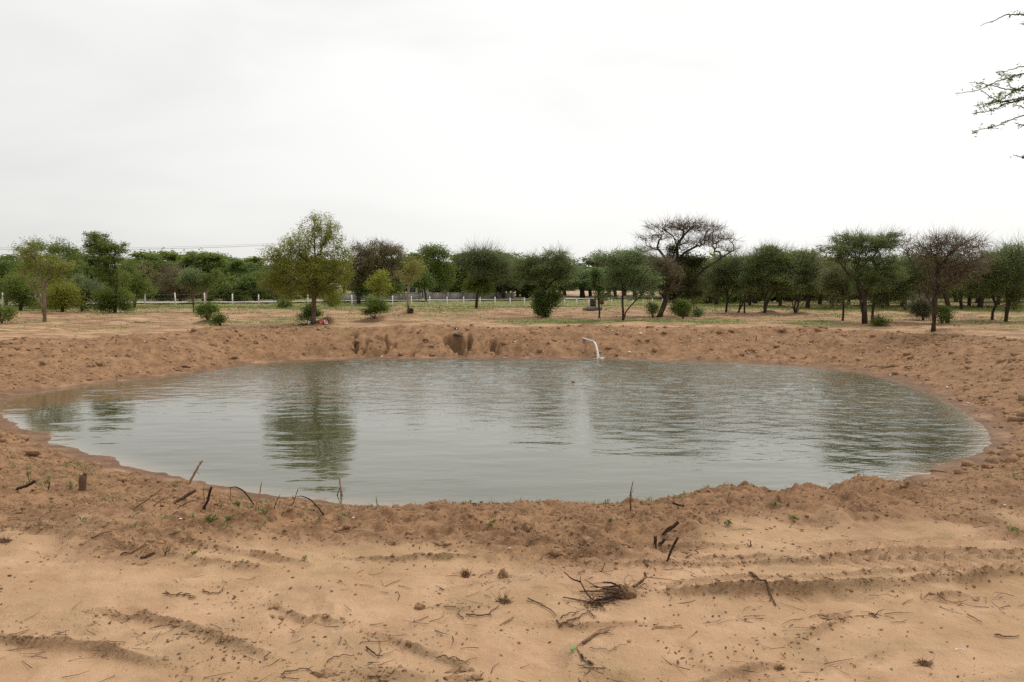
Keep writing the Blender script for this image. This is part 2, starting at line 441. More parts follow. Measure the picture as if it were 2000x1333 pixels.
def leaf_mat(name, c1, c2, trans=.58):
    m, t, b = mat(name)
    col = mixc(t, attr(t, 'tint'), c1, c2)
    oi = nd(t, 'ShaderNodeObjectInfo')
    col = mixc(t, mrange(t, oi.outputs['Random'], 0, 1, 0, .28, False), col, tuple(.6 * (a + b_) / 2 for a, b_ in zip(c1, c2)))
    t.links.new(col, b.inputs['Base Color'])
    b.inputs['Roughness'].default_value = .55; b.inputs['Specular IOR Level'].default_value = .3
    tr = nd(t, 'ShaderNodeBsdfTranslucent'); t.links.new(col, tr.inputs['Color'])
    mx = nd(t, 'ShaderNodeMixShader'); mx.inputs[0].default_value = trans
    t.links.new(b.outputs[0], mx.inputs[1]); t.links.new(tr.outputs[0], mx.inputs[2])
    t.links.new(mx.outputs[0], t.nodes['Material Output'].inputs[0])
    return m
def wood_mat(name, c1, c2, scale=9.):
    m, t, b = mat(name)
    co = objc(t)
    mp = nd(t, 'ShaderNodeMapping'); mp.inputs['Scale'].default_value = (1, 1, .3); t.links.new(co, mp.inputs[0])
    n1 = noise(t, scale, 5, mp.outputs[0], .65); n2 = noise(t, scale * 6, 3, co)
    f = mrange(t, math_(t, 'ADD', n1, math_(t, 'MULTIPLY', n2, .5)), .5, 1.0)
    t.links.new(mixc(t, f, c1, c2), b.inputs['Base Color']); b.inputs['Roughness'].default_value = .9
    b.inputs['Specular IOR Level'].default_value = .2
    bump(t, b, n1, .6, .02)
    return m
def plain_mat(name, c1, c2, scale=20., rough=.8):
    m, t, b = mat(name)
    n1 = noise(t, scale, 4, objc(t))
    t.links.new(mixc(t, mrange(t, n1, .3, .7), c1, c2), b.inputs['Base Color']); b.inputs['Roughness'].default_value = rough
    return m
def tint_mat(name, c1, c2, rough=.9):
    m, t, b = mat(name)
    t.links.new(mixc(t, attr(t, 'tint'), c1, c2), b.inputs['Base Color']); b.inputs['Roughness'].default_value = rough
    b.inputs['Specular IOR Level'].default_value = .2
    return m

M = {}
M['olive'] = leaf_mat('olive_leaf', (0.168, 0.208, 0.028), (0.397, 0.414, 0.070))
M['green'] = leaf_mat('green_leaf', (0.100, 0.164, 0.037), (0.293, 0.341, 0.075))
M['dark'] = leaf_mat('dark_leaf', (0.079, 0.131, 0.039), (0.226, 0.295, 0.067))
M['greygreen'] = leaf_mat('greygreen_leaf', (0.119, 0.178, 0.073), (0.319, 0.393, 0.165))
M['acacia'] = leaf_mat('acacia_leaf', (0.115, 0.172, 0.056), (0.323, 0.393, 0.131))
M['ivy'] = leaf_mat('ivy_leaf', (0.040, 0.052, 0.016), (0.120, 0.125, 0.036))
M['spray'] = leaf_mat('acacia_spray', (.12, .145, .06), (.30, .34, .14), .5)
M['bright'] = leaf_mat('bright_leaf', (0.079, 0.144, 0.022), (0.223, 0.288, 0.055))
M['brown'] = leaf_mat('brown_twig', (0.102, 0.071, 0.041), (0.227, 0.159, 0.097), .1)
M['oldbrown'] = leaf_mat('olive_brown_leaf', (0.136, 0.130, 0.053), (0.316, 0.263, 0.112), .25)
M['yellow'] = leaf_mat('yellow_leaf', (0.215, 0.231, 0.051), (0.415, 0.384, 0.113))
M['bark'] = wood_mat('dark_bark', (.035, .025, .018), (.10, .075, .055))
M['palebark'] = wood_mat('pale_bark', (.16, .125, .09), (.36, .30, .23))
M['midbark'] = wood_mat('brown_bark', (.07, .045, .032), (.19, .13, .09))
M['stick'] = wood_mat('dead_stick', (.065, .036, .023), (.20, .12, .072), 30)
M['darkstick'] = wood_mat('dark_stick', (.022, .014, .011), (.075, .045, .03), 30)
M['palestick'] = wood_mat('pale_split_wood', (.22, .12, .065), (.50, .33, .19), 30)
M['white'] = plain_mat('white_paint', (.62, .61, .57), (.82, .81, .78), 14)
M['redcap'] = plain_mat('red_brown_paint', (.22, .07, .05), (.30, .11, .08), 14)
M['litter'] = plain_mat('white_plastic', (.75, .75, .75), (.86, .86, .85), 30, .45)
M['pvc'] = plain_mat('grey_plastic', (.42, .43, .44), (.56, .57, .58), 25, .4)
M['rust'] = plain_mat('rusty_metal', (.10, .035, .025), (.20, .075, .05), 9)
M['darkrust'] = plain_mat('dark_rusty_metal', (.035, .02, .016), (.085, .045, .033), 9)
M['wire'] = plain_mat('galvanised_wire', (.25, .25, .25), (.33, .33, .33))
M['cable'] = plain_mat('dark_cable', (.06, .06, .065), (.08, .08, .085))

# ground
def ground_mat():
    m, t, b = mat('ground_soil')
    co = objc(t)
    rough, wet, grass, dug, straw, track = (attr(t, k) for k in ('rough', 'wet', 'grass', 'dug', 'straw', 'track'))
    big = noise(t, .55, 4, co); mid = noise(t, 3.2, 5, co, .6); fine = noise(t, 34, 4, co, .65); grain = noise(t, 210, 2, co)
    sand = mixc(t, mrange(t, mid, .35, .68), (.48, .288, .168), (.61, .392, .24))
    greyp = mrange(t, noise(t, 1.9, 6, co, .66, .6), .50, .64, 0, .8)
    sand = mixc(t, greyp, sand, (.39, .265, .155))
    sand = mixc(t, mrange(t, noise(t, 1.25, 6, co, .68, .4), .53, .66, 0, .62), sand, (.36, .215, .12))
    soil = mixc(t, mrange(t, mid, .32, .7), (.18, .094, .049), (.365, .207, .108))
    soil = mixc(t, mrange(t, fine, .38, .66), soil, mixc(t, .5, soil, (.42, .25, .135)))
    soil = mixc(t, mrange(t, noise(t, 9, 4, co, .6), .54, .68, 0, .7), soil, (.105, .058, .029))
    plain = mixc(t, mrange(t, big, .35, .65), (.335, .185, .10), (.45, .27, .15))
    plain = mixc(t, math_(t, 'MULTIPLY', straw, .45), plain, (.38, .275, .13))
    col = mixc(t, straw, sand, plain)
    pebm = nd(t, 'ShaderNodeMapping'); pebm.inputs['Scale'].default_value = (.35, 1.4, 1); t.links.new(co, pebm.inputs[0])
    streak = noise(t, 1.4, 6, pebm.outputs[0], .65)
    far = attr(t, 'farp')
    col = mixc(t, math_(t, 'MULTIPLY', far, mrange(t, streak, .42, .58, 0, .9)), col, (.20, .112, .055))
    col = mixc(t, math_(t, 'MULTIPLY', track, mrange(t, streak, .3, .6, .75, .15)), col, (.44, .285, .15))
    gcol = mixc(t, mrange(t, noise(t, 1.7, 5, co, .65), .35, .65), (.085, .135, .03), (.24, .24, .08))
    col = mixc(t, math_(t, 'MULTIPLY', grass, mrange(t, noise(t, 4.5, 5, co, .7), .28, .55, .35, 1)), col, gcol)
    col = mixc(t, rough, col, soil)
    col = mixc(t, math_(t, 'MULTIPLY', dug, mrange(t, fine, .3, .6, .55, 1.0)), col, (.165, .098, .048))  # dug earth tone; also paints shade on ridges and in notches
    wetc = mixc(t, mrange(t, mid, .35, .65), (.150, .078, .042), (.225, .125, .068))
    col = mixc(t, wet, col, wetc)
    # crumbs and litter flecks
    vor = nd(t, 'ShaderNodeTexVoronoi'); vor.inputs['Scale'].default_value = 42; t.links.new(co, vor.inputs['Vector'])
    fleck = math_(t, 'MULTIPLY', mrange(t, vor.outputs['Distance'], .10, .2, 1, 0), mrange(t, noise(t, 1.9, 4, co), .50, .64))
    col = mixc(t, math_(t, 'MULTIPLY', fleck, .7), col, (.13, .075, .045))
    v2 = nd(t, 'ShaderNodeTexVoronoi'); v2.inputs['Scale'].default_value = 95; t.links.new(co, v2.inputs['Vector'])
    col = mixc(t, math_(t, 'MULTIPLY', mrange(t, v2.outputs['Distance'], .08, .18, .75, 0), mrange(t, noise(t, 4.3, 3, co), .46, .6)), col, (.16, .095, .058))
    col = mixc(t, mrange(t, grain, .35, .65, 0, .25), col, mixc(t, .5, col, (.20, .12, .07)))
    t.links.new(col, b.inputs['Base Color'])
    t.links.new(mrange(t, wet, 0, 1, .95, .72, False), b.inputs['Roughness'])
    b.inputs['Specular IOR Level'].default_value = .25
    h = math_(t, 'ADD', math_(t, 'MULTIPLY', fine, .7), math_(t, 'MULTIPLY', grain, .35))
    h = math_(t, 'ADD', h, math_(t, 'MULTIPLY', fleck, .5))
    bump(t, b, h, 1.0, .017)
    return m
M['ground'] = ground_mat()

def water_mat():
    m, t, b = mat('pond_water')
    co = objc(t)
    b.inputs['Roughness'].default_value = .03
    b.inputs['IOR'].default_value = 1.75
    mud = noise(t, .13, 3, co)
    col = mixc(t, mrange(t, mud, .35, .65), (.055, .056, .022), (.085, .082, .042))
    shal = attr(t, 'shallow')
    col = mixc(t, shal, col, (.27, .20, .125))
    t.links.new(col, b.inputs['Base Color'])
    def wave(sx, sy, sc, det):
        mp = nd(t, 'ShaderNodeMapping'); mp.inputs['Scale'].default_value = (sx, sy, 1); mp.inputs['Rotation'].default_value = (0, 0, math.radians(-9))
        t.links.new(co, mp.inputs[0])
        return noise(t, sc, det, mp.outputs[0], .5)
    w1 = wave(.42, 1, 2.6, 2); w2 = wave(.5, 1, 10.5, 3)
    chop = attr(t, 'chop')
    t.links.new(mrange(t, chop, .1, 2.3, .025, .09, False), b.inputs['Roughness'])
    h = math_(t, 'ADD', math_(t, 'MULTIPLY', w1, .011), math_(t, 'MULTIPLY', math_(t, 'MULTIPLY', w2, chop), .016))
    n = nd(t, 'ShaderNodeBump'); n.inputs['Strength'].default_value = 1.0; n.inputs['Distance'].default_value = 1.0
    t.links.new(h, n.inputs['Height']); t.links.new(n.outputs[0], b.inputs['Normal'])
    return m
M['water'] = water_mat()

# ------------------------------------------------------------------ ground sheet
def build_ground():
    ys = [-60, -30, -15, -8, -4, -2, -.6, .3, .9, 1.4, 1.8]
    y = 2.05
    while y < 34:
        ys.append(y); y += max(.0145, .0034 * y)
    while y < 3500:
        ys.append(y); y += .013 * y if y < 150 else .06 * y
    ys = np.array(ys)
    half = np.where(ys < 0, 60, .80 * ys + 2.6)
    half = np.maximum(half, np.where(ys < 1.9, 12, 0))
    n = 590
    u = np.linspace(-1, 1, n)
    u = u * (.86 + .14 * np.abs(u) ** 3)
    X = half[:, None] * u[None, :]; Y = np.repeat(ys[:, None], n, 1)
    # skirt columns far to the sides so that the sheet has no visible edge
    L = np.stack([-half - 4000, -half - 200, -half - 40, -half - 8], 1); R = -L[:, ::-1]
    X = np.concatenate([L, X, R], 1); Y = np.concatenate([np.repeat(ys[:, None], 4, 1), Y, np.repeat(ys[:, None], 4, 1)], 1)
    n += 8
    z, mk = terrain(X.ravel(), Y.ravel())
    # extra side-lying clod shapes: push the rough banks sideways a little so they do not read as a height field
    m = len(ys)
    idx = (np.arange(m - 1)[:, None] * n + np.arange(n - 1)[None, :]).ravel()
    F = np.stack([idx, idx + 1, idx + n + 1, idx + n], 1)
    V = np.stack([X.ravel(), Y.ravel(), z], 1)
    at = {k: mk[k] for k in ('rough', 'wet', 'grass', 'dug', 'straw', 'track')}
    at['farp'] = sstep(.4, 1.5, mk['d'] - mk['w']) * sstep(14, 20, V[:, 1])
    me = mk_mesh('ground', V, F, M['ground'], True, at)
    tag(link('ground', me), 'reddish sandy ground with tyre tracks and dug earth banks', None, None, 'structure')
build_ground()

def build_water():
    st = .07
    xs = np.arange(-14, 14, st); ys = np.arange(6.5, 29, st)
    X, Y = np.meshgrid(xs, ys); X = X.ravel(); Y = Y.ravel()
    d, _ = pond(X, Y); n = len(xs)
    wind = np.clip(.05 + 1.0 * sstep(11, 20, Y + .45 * X) + .45 * sstep(20, 26, Y), 0, 1.5) * (.75 + .5 * fbm(X * .25, Y * .25, 2, 150))
    xr = X + .18 * Y
    z = wind * (.007 * fbm(xr * .55, Y * 1.7, 2, 140) + .018 * vnoise(xr * 2.3, Y * 5.0, 143) + .010 * vnoise(xr * 4.2, Y * 8.0, 146)) + .004 * vnoise(xr * .5, Y * 2.4, 148)
    i = (np.arange(len(ys) - 1)[:, None] * n + np.arange(n - 1)[None, :]).ravel()
    F = np.stack([i, i + 1, i + n + 1, i + n], 1)
    F = F[(d[F] < .4).any(1)]
    used = np.unique(F); remap = np.full(len(X), -1); remap[used] = np.arange(len(used)); F = remap[F]
    V = np.stack([X, Y, WZ + z * np.clip(-d / .5, .15, 1)], 1)[used]
    d, _ = pond(V[:, 0], V[:, 1])
    shallow = np.clip(1 + d / .55, 0, 1) ** 2 * .7
    # wind ripples: strong on the far and right water, calm by the near left bank
    chop = .10 + 1.1 * sstep(11, 21, V[:, 1] + .45 * V[:, 0]) + 1.1 * sstep(19, 25.5, V[:, 1])
    me = mk_mesh('water', V, F, M['water'], True, {'shallow': shallow, 'chop': chop})
    tag(link('water', me), 'murky grey-green pond water with wind ripples', None, None, 'structure')
build_water()

# ------------------------------------------------------------------ trees
DENS = 1.75
def grow(P, par, nfix, bf=.35):
    """join free points (index >= nfix) to the nearest piece of the growing tree, favouring short ways to the root"""
    n = len(P)
    path = np.zeros(n)
    for i in range(1, nfix):
        path[i] = path[par[i]] + np.linalg.norm(P[i] - P[par[i]])
    best = np.full(n, 1e9); bpar = np.zeros(n, int)
    allow = np.zeros(n, bool); allow[:nfix] = True
    for j in range(nfix):
        if j < nfix and not ALLOW[j]:
            continue
        dd = np.linalg.norm(P - P[j], axis=1); c = dd + bf * path[j]
        m = c < best; best[m] = c[m]; bpar[m] = j
    done = np.zeros(n, bool); done[:nfix] = True
    par = list(par) + [0] * (n - nfix)
    for _ in range(n - nfix):
        c = np.where(done, 1e9, best); i = int(np.argmin(c))
        par[i] = int(bpar[i]); done[i] = True
        path[i] = path[par[i]] + np.linalg.norm(P[i] - P[par[i]])
        dd = np.linalg.norm(P - P[i], axis=1); cc = dd + bf * path[i]
        m = (cc < best) & ~done; best[m] = cc[m]; bpar[m] = i
    return np.array(par)
ALLOW = []
NFIX = 0
def branches_geo(g, P, par, rbase, rtip, sides=(7, 3), pw=2.35, wob=0.0, rng=None):
    n = len(P); ch = [[] for _ in range(n)]
    for i in range(1, n):
        ch[par[i]].append(i)
    order = [0]
    for i in order:
        order += ch[i]
    q = np.zeros(n)
    for i in reversed(order):
        q[i] = sum(q[c] for c in ch[i]) if ch[i] else 1.0
    R = rtip * q ** (1 / pw)
    k = math.log(rbase / rtip) / max(math.log(R[0] / rtip), 1e-3) if R[0] > rtip * 1.05 else 1
    R = rtip * (R / rtip) ** k
    stack = [(0, None)]
    while stack:
        s, p = stack.pop()
        chain = [s] if p is None else [p, s]
        cur = s
        while ch[cur]:
            c = sorted(ch[cur], key=lambda i: -q[i])
            for o in c[1:]:
                stack.append((o, cur))
            cur = c[0]; chain.append(cur)
        if len(chain) < 2:
            continue
        pts = P[chain].copy(); rr = R[chain].copy()
        if p is not None:
            rr[0] = min(rr[0], rr[1] * 1.15)
        if wob and len(pts) > 2 and rng is not None:
            fr = (np.array(chain[1:-1]) >= NFIX)[:, None]; pts[1:-1] += fr * rng.normal(0, 1, pts[1:-1].shape) * rr[1:-1, None] * wob
        ns = sides[0] if rr[-1 if len(rr) < 3 else 1] > rbase * .22 else (5 if rr[1] > rbase * .09 else sides[1])
        g.tube(pts, rr, ns, cap=rr[0] > rbase * .2)
    return R, q
def leaves_mesh(name, centers, cnt, sig, size, asp, material, rng, flat=.6, updown=.5, tints=None, clump=.55):
    """CNT leaf-sized rhombic faces scattered round the given twig points"""
    # uneven sprays: some twig ends carry many leaves, others few
    wgt = rng.gamma(clump, 1, len(centers)) + .04
    k = rng.choice(len(centers), cnt, p=wgt / wgt.sum())
    C = centers[k] + rng.normal(0, 1, (cnt, 3)) * np.array([sig, sig, sig * flat])
    a = rng.normal(0, 1, (cnt, 3)); a[:, 2] *= .55; a /= np.linalg.norm(a, axis=1)[:, None]
    nrm = rng.normal(0, 1, (cnt, 3)) * (1 - updown) + np.array([0, 0, updown]); b = np.cross(nrm, a); b /= np.linalg.norm(b, axis=1)[:, None] + 1e-9
    s = size * rng.uniform(.6, 1.4, cnt)[:, None]
    a = a * s; b = b * s * asp
    V = np.stack([C - a, C - b * .9 + a * .1, C + a, C + b * .9 + a * .1], 1).reshape(-1, 3)
    F = np.arange(cnt * 4).reshape(-1, 4)
    ext = np.ptp(centers, axis=0).max() + 1e-6; q = centers / ext * 5
    low = np.clip(.5 + .9 * fbm(q[:, 0] + q[:, 2] * .7, q[:, 1] - q[:, 2] * .9, 2, int(rng.integers(0, 90))), 0, 1)
    base = (.55 * low + .45 * rng.uniform(0, 1, len(centers)))[k]
    t = np.clip(base * .6 + rng.uniform(0, .4, cnt), 0, 1)
    return mk_mesh(name, V, F, material, False, {'tint': np.repeat(t, 4)})
def twig_mesh(name, centers, dirs, cnt, sig, ln, wd, material, rng):
    """CNT thin twigs (three-sided slivers) round the given points, growing outwards"""
    k = rng.integers(0, len(centers), cnt)
    C = centers[k] + rng.normal(0, sig, (cnt, 3)) * np.array([1, 1, .6])
    d = dirs[k] * .9 + rng.normal(0, .55, (cnt, 3)); d /= np.linalg.norm(d, axis=1)[:, None]
    L = ln * rng.uniform(.4, 1.3, cnt)[:, None]
    s1 = np.cross(d, rng.normal(0, 1, (cnt, 3))); s1 /= np.linalg.norm(s1, axis=1)[:, None] + 1e-9; s2 = np.cross(d, s1)
    w = wd * rng.uniform(.6, 1.2, cnt)[:, None]
    V = np.stack([C + s1 * w, C - s1 * w * .5 + s2 * w * .87, C - s1 * w * .5 - s2 * w * .87, C + d * L], 1).reshape(-1, 3)
    i = np.arange(cnt)[:, None] * 4
    F = np.concatenate([i + [0, 1, 3], i + [1, 2, 3], i + [2, 0, 3]], 0)
    return mk_mesh(name, V, F, material, False, {'tint': np.repeat(rng.uniform(0, 1, cnt), 4)})

def tree(name, label, cat, base, stems, blobs, n=160, leaves=6000, leaf='acacia', bark='bark', r0=4.0, sig=8, lsize=None, asp=.45,
         twigs=0, twigmat='brown', twl=30, seed=1, D=None, group=None, flat=.6, depth=.9, hollow=.45, under=False, crown='crown', bf=.35, rtip=.28,
         extra=None, updown=.5, wob=.5, clump=.5):
    """base: pixel of the foot in the photograph (D gives the distance when the foot is hidden); stems: polylines of
    (px, py[, depth offset in m]); blobs: (cx, cy, rx, ry[, weight[, depth offset]]) of the crown"""
    rng = np.random.default_rng(seed * 7919 + 13)
    if D is None:
        B = hit(*base); D = B.y
    else:
        b = at_y(base[0], base[1], D); B = Vector((b.x, D, gz(b.x, D)))
    m = pxm(D)
    def W3(px, py, off=0.):
        p = at_y(px, py, D); return np.array([p.x - B.x, off, p.z - B.z])
    n = int(n * 1.35); sig = sig * .8
    P = [np.array([0, 0, -.06])]; par = [0]; allow = [False]
    for st in stems:
        prev = 0
        for i, q in enumerate(st):
            off = q[2] if len(q) > 2 else 0.0
            if len(q) <= 2 and i > 0: off = P[prev][1] + rng.normal(0, 3) * m
            pt = W3(q[0], q[1], off)
            P.append(pt); par.append(prev); allow.append(i >= len(st) // 2 or len(st) == 1); prev = len(P) - 1
    nfix = len(P)
    if not any(allow): allow[-1] = True
    tot = sum((b[2] * b[3]) * (b[4] if len(b) > 4 else 1) for b in blobs)
    A = []; AC = []
    for b in blobs:
        cx, cy, rx, ry = b[:4]; wgt = b[4] if len(b) > 4 else 1; off = b[5] if len(b) > 5 else 0
        k = max(4, int(n * rx * ry * wgt / tot))
        c = W3(cx, cy, off)
        v = rng.normal(0, 1, (k, 3)); v /= np.linalg.norm(v, axis=1)[:, None]
        v *= (rng.uniform(0, 1, k) ** hollow)[:, None]
        if under:                        # flat-bottomed umbrella
            v[:, 2] = np.abs(v[:, 2]) * 1.5 - .55
        q = c + v * np.array([rx * m, rx * m * depth, ry * m])
        A.append(q); AC += [c] * k
    A = np.concatenate(A); AC = np.array(AC)
    A[:, 2] = np.maximum(A[:, 2], .12)
    global ALLOW, NFIX
    ALLOW = allow; NFIX = nfix
    P = np.array(P); Pall = np.concatenate([P, A])
    par = grow(Pall, par, nfix, bf)
    t = thing(name, label, cat, B, group)
    g = Geo()
    R, q = branches_geo(g, Pall, par, r0 * m, rtip * m, wob=wob, rng=rng)
    g.build('trunk', M[bark], t, True)
    ctr = Pall[nfix:]
    # sprinkle along the twigs too
    mid = (Pall[nfix:] + Pall[par[nfix:]]) / 2
    near = np.linalg.norm(Pall[nfix:] - Pall[par[nfix:]], axis=1) < 40 * m
    pts = np.concatenate([ctr, ctr, mid[near]])
    ls = (lsize or 1.26) * 2.0 * m
    if leaves:
        link(crown, leaves_mesh(crown, pts, int(leaves * (DENS if cat == 'tree' else 1.35)), sig * (1 if cat == 'tree' else 1.35) * m, ls * .62, asp, M[leaf], rng, flat, updown, None, clump), t)
    if name == 'acacia_tree' and twigmat == 'brown': twigs = int(twigs * 2.2) + 900; twigmat = 'spray'; twl = max(twl, 20) + 4
    elif twigs: twigs = int(twigs * 1.3)
    if twigs:
        dv = Pall[nfix:] - Pall[par[nfix:]]; dv /= np.linalg.norm(dv, axis=1)[:, None] + 1e-9
        oc = ctr - AC; oc /= np.linalg.norm(oc, axis=1)[:, None] + 1e-9
        d2 = dv * .6 + oc * .5 + np.array([0, 0, .25])
        link('twigs', twig_mesh('twigs', ctr, d2, twigs, sig * .7 * m, twl * m, .32 * m, M[twigmat], rng), t)
    if extra:                            # a second leaf kind: (name, material, blobs, count)
        for (en, em, eb, ec) in extra:
            cc = []
            for b in eb:
                k = max(4, int(60 * (b[4] if len(b) > 4 else 1))); v = rng.normal(0, 1, (k, 3)); v /= np.linalg.norm(v, axis=1)[:, None]
                v *= (rng.uniform(0, 1, k) ** .45)[:, None]
                cc.append(W3(b[0], b[1], b[5] if len(b) > 5 else 0) + v * np.array([b[2] * m, b[2] * m * .85, b[3] * m]))
            cc = np.concatenate(cc); cc[:, 2] = np.maximum(cc[:, 2], .05)
            link(en, leaves_mesh(en, cc, int(ec * DENS), 5 * m, ls * .62, .55, M[em], rng, .8), t)
    return t

# --- the lone olive tree in the middle left
tree('thorn_tree', 'tall olive-green tree standing alone on the pond rim, over a red and white bag', 'tree', (612, 633),
     [[(613, 618), (612, 600), (614, 580), (616, 560), (618, 530), (616, 500), (614, 465)], [(614, 580), (600, 562), (575, 545), (548, 528)],
      [(614, 580), (632, 560), (650, 548), (668, 530)]],
     [(610, 530, 78, 42, 1.2), (560, 512, 52, 30), (655, 515, 36, 36), (622, 446, 40, 30, 1.1), (598, 480, 55, 30), (640, 470, 38, 28), (535, 500, 36, 22, .8),
      (570, 480, 30, 20, .7), (535, 548, 36, 26, 1.2), (590, 564, 56, 18, 1.2), (645, 568, 36, 28, 1.2), (560, 575, 24, 14, .8), (648, 440, 15, 12, .5), (655, 590, 14, 14, .4), (678, 500, 14, 22, .5)],
     n=950, leaves=27000, leaf='olive', bark='midbark', r0=5.8, sig=6, asp=.42, lsize=1.28, clump=1.1, seed=2, hollow=.5, flat=.85)
# --- left side
tree('pale_trunk_tree', 'spindly tree with a bare pale trunk forking low, left of the pond', 'tree', (87, 629),
     [[(87, 615), (86, 600), (87, 575), (88, 550), (78, 530), (66, 512), (54, 500)], [(87, 550), (96, 540), (104, 533)], [(86, 602), (78, 590), (68, 580), (55, 579)],
      [(88, 560), (76, 556), (62, 546), (50, 540)], [(66, 512), (58, 490), (52, 475)], [(78, 530), (72, 500), (78, 482)]],
     [(60, 500, 24, 24, .8), (95, 520, 30, 22, .8), (128, 520, 26, 10, 1), (50, 530, 26, 12, .7), (110, 545, 22, 16, .8), (65, 478, 18, 16, .5), (70, 560, 20, 16, .5)],
     n=200, leaves=3600, leaf='olive', bark='palebark', r0=3.4, rtip=.42, sig=8, seed=3, twigs=500, twigmat='greygreen', twl=16, hollow=.6)
tree('tall_leafy_tree', 'tall tree with clumped leaves on top and a dense bush about its foot', 'tree', (224, 612),
     [[(226, 595), (227, 575), (222, 560), (214, 545), (208, 525), (204, 500), (200, 480)], [(226, 575), (228, 555), (226, 530), (222, 505)]],
     [(186, 466, 24, 13, 1.1), (205, 478, 22, 14), (228, 488, 18, 10), (190, 490, 26, 12), (215, 505, 28, 14), (178, 482, 14, 8), (238, 480, 8, 5), (205, 525, 26, 14, .8)],
     n=240, leaves=8500, leaf='green', bark='bark', r0=3.4, sig=5, seed=4,
     extra=[('undergrowth', 'green', [(222, 575, 36, 36), (205, 590, 22, 22), (245, 590, 18, 20), (225, 540, 30, 16, .7)], 7500)])
tree('round_green_tree', 'broad dark green tree behind the spindly pale trunk', 'tree', (110, 600),
     [[(110, 585), (108, 560), (105, 535)], [(110, 580), (122, 555), (132, 530)]],
     [(60, 560, 34, 26), (110, 575, 44, 22), (75, 490, 36, 22), (110, 486, 36, 20), (135, 500, 28, 24), (55, 505, 26, 20, .8), (115, 520, 50, 26), (90, 548, 40, 26), (85, 585, 36, 24, .9), (140, 545, 26, 24, .7)],
     n=240, leaves=18000, leaf='green', r0=4, sig=8, seed=5, D=56)
tree('shrubby_tree', 'low grey-green spreading shrub tree left of the bushy-footed tree', 'tree', (160, 605),
     [[(160, 590), (158, 575)], [(166, 590), (172, 572)]], [(160, 560, 34, 24), (150, 580, 20, 22), (178, 575, 20, 18), (162, 596, 20, 10, .7)],
     n=120, leaves=5500, leaf='greygreen', r0=3, sig=7, seed=6, twigs=300, D=48)
tree('edge_tree', 'dark tree cut off by the left border of the picture', 'tree', (12, 600),
     [[(12, 580), (10, 555)], [(14, 575), (22, 545)]], [(8, 525, 34, 24), (-20, 530, 40, 28), (22, 545, 24, 18), (2, 570, 24, 24, .8)], n=130, leaves=7000, leaf='dark', r0=3.4, sig=8, seed=7, D=58)
def bush(name, label, foot, blobs, leaf, leaves, seed, stems=None, sig=5, **k):
    st = stems or [[(foot[0] + dx * .4, foot[1] - 8), (foot[0] + dx, foot[1] - 22)] for dx in (-8, -2, 5, 11)]
    rb = random.Random(seed); X0 = blobs[0]; ex = []
    for _i in range(9):
        a = rb.uniform(-.3, math.pi + .3); q = rb.uniform(.75, 1.2); rr = rb.uniform(.16, .32)
        ex.append((X0[0] + math.cos(a) * X0[2] * q, X0[1] - math.sin(a) * X0[3] * q, X0[2] * rr, X0[3] * rr * rb.uniform(.8, 1.8), rb.uniform(.6, 1.6), rb.uniform(-.3, .3) * X0[2] * .02))
    blobs = [b[:2] + (b[2] * .88, b[3] * .88) + b[4:] for b in blobs] + ex
    return tree(name, label, 'bush', foot, st, blobs, n=80, leaves=leaves, leaf=leaf, r0=1.0, rtip=.3, sig=sig, seed=seed, crown='foliage', clump=.28, **k)
bush('dark_bush', 'dark green bush at the far left border on the rim', (3, 632), [(0, 613, 22, 16), (-14, 610, 20, 20), (12, 620, 13, 11)], 'green', 3000, 8)
bush('bright_shrub', 'bright green leafy shrub on a small brown mound', (405, 627), [(405, 608, 19, 14), (398, 603, 10, 9, .7), (414, 602, 10, 9, .7), (405, 619, 12, 8, .8)], 'bright', 2600, 9, updown=.3)
bush('low_shrub', 'low rounded shrub just right of the bright green shrub', (429, 637), [(429, 627, 14, 9)], 'bright', 1300, 10)
bush('foot_shrub', 'leafy shrub growing against the trunk of the lone olive tree', (604, 631), [(603, 615, 15, 14), (611, 603, 8, 12, .6), (596, 623, 10, 8, .7), (623, 617, 8, 7, .4)], 'green', 2800, 11)
bush('round_shrub', 'rounded green shrub on a dark mound, right of the lone olive tree', (730, 623), [(731, 604, 20, 18), (740, 592, 10, 9, .5), (722, 612, 12, 10, .7)], 'bright', 3600, 12, updown=.3)
bush('fence_shrub', 'shrub climbing before the grey wall right of the olive trunk', (650, 600), [(650, 590, 10, 9), (647, 580, 6, 8, .6)], 'green', 1500, 13)
bush('weedy_bush', 'small leafy bush between the two thin trunks under the olive tree', (556, 602), [(556, 594, 10, 7)], 'green', 900, 14)
tree('sapling', 'thin sapling with drooping grey-green leaves left of the bright shrub', 'tree', (378, 611), [[(378, 600), (377, 585), (376, 565), (374, 545)]],
     [(372, 540, 22, 18), (360, 550, 14, 14), (385, 552, 14, 12), (377, 590, 6, 12, .5)], n=110, leaves=2400, leaf='greygreen', bark='midbark', r0=1.5, sig=7, seed=15)
tree('sapling', 'light green sapling of tiered leaves above the bright shrub', 'tree', (402, 603), [[(402, 590), (404, 575), (406, 555)]],
     [(400, 548, 26, 7, 1.2), (412, 540, 22, 6), (425, 530, 12, 6, .7), (395, 562, 20, 6)], n=110, leaves=2000, leaf='bright', bark='palebark', r0=1.1, sig=5, seed=16, D=48)
tree('thin_tree', 'thin crooked trunk under the left skirt of the lone olive tree', 'tree', (545, 601), [[(543, 590), (540, 575), (535, 560)]],
     [(535, 555, 18, 14), (545, 570, 12, 10, .6)], n=70, leaves=1200, leaf='oldbrown', r0=1.8, sig=7, seed=17, twigs=200)
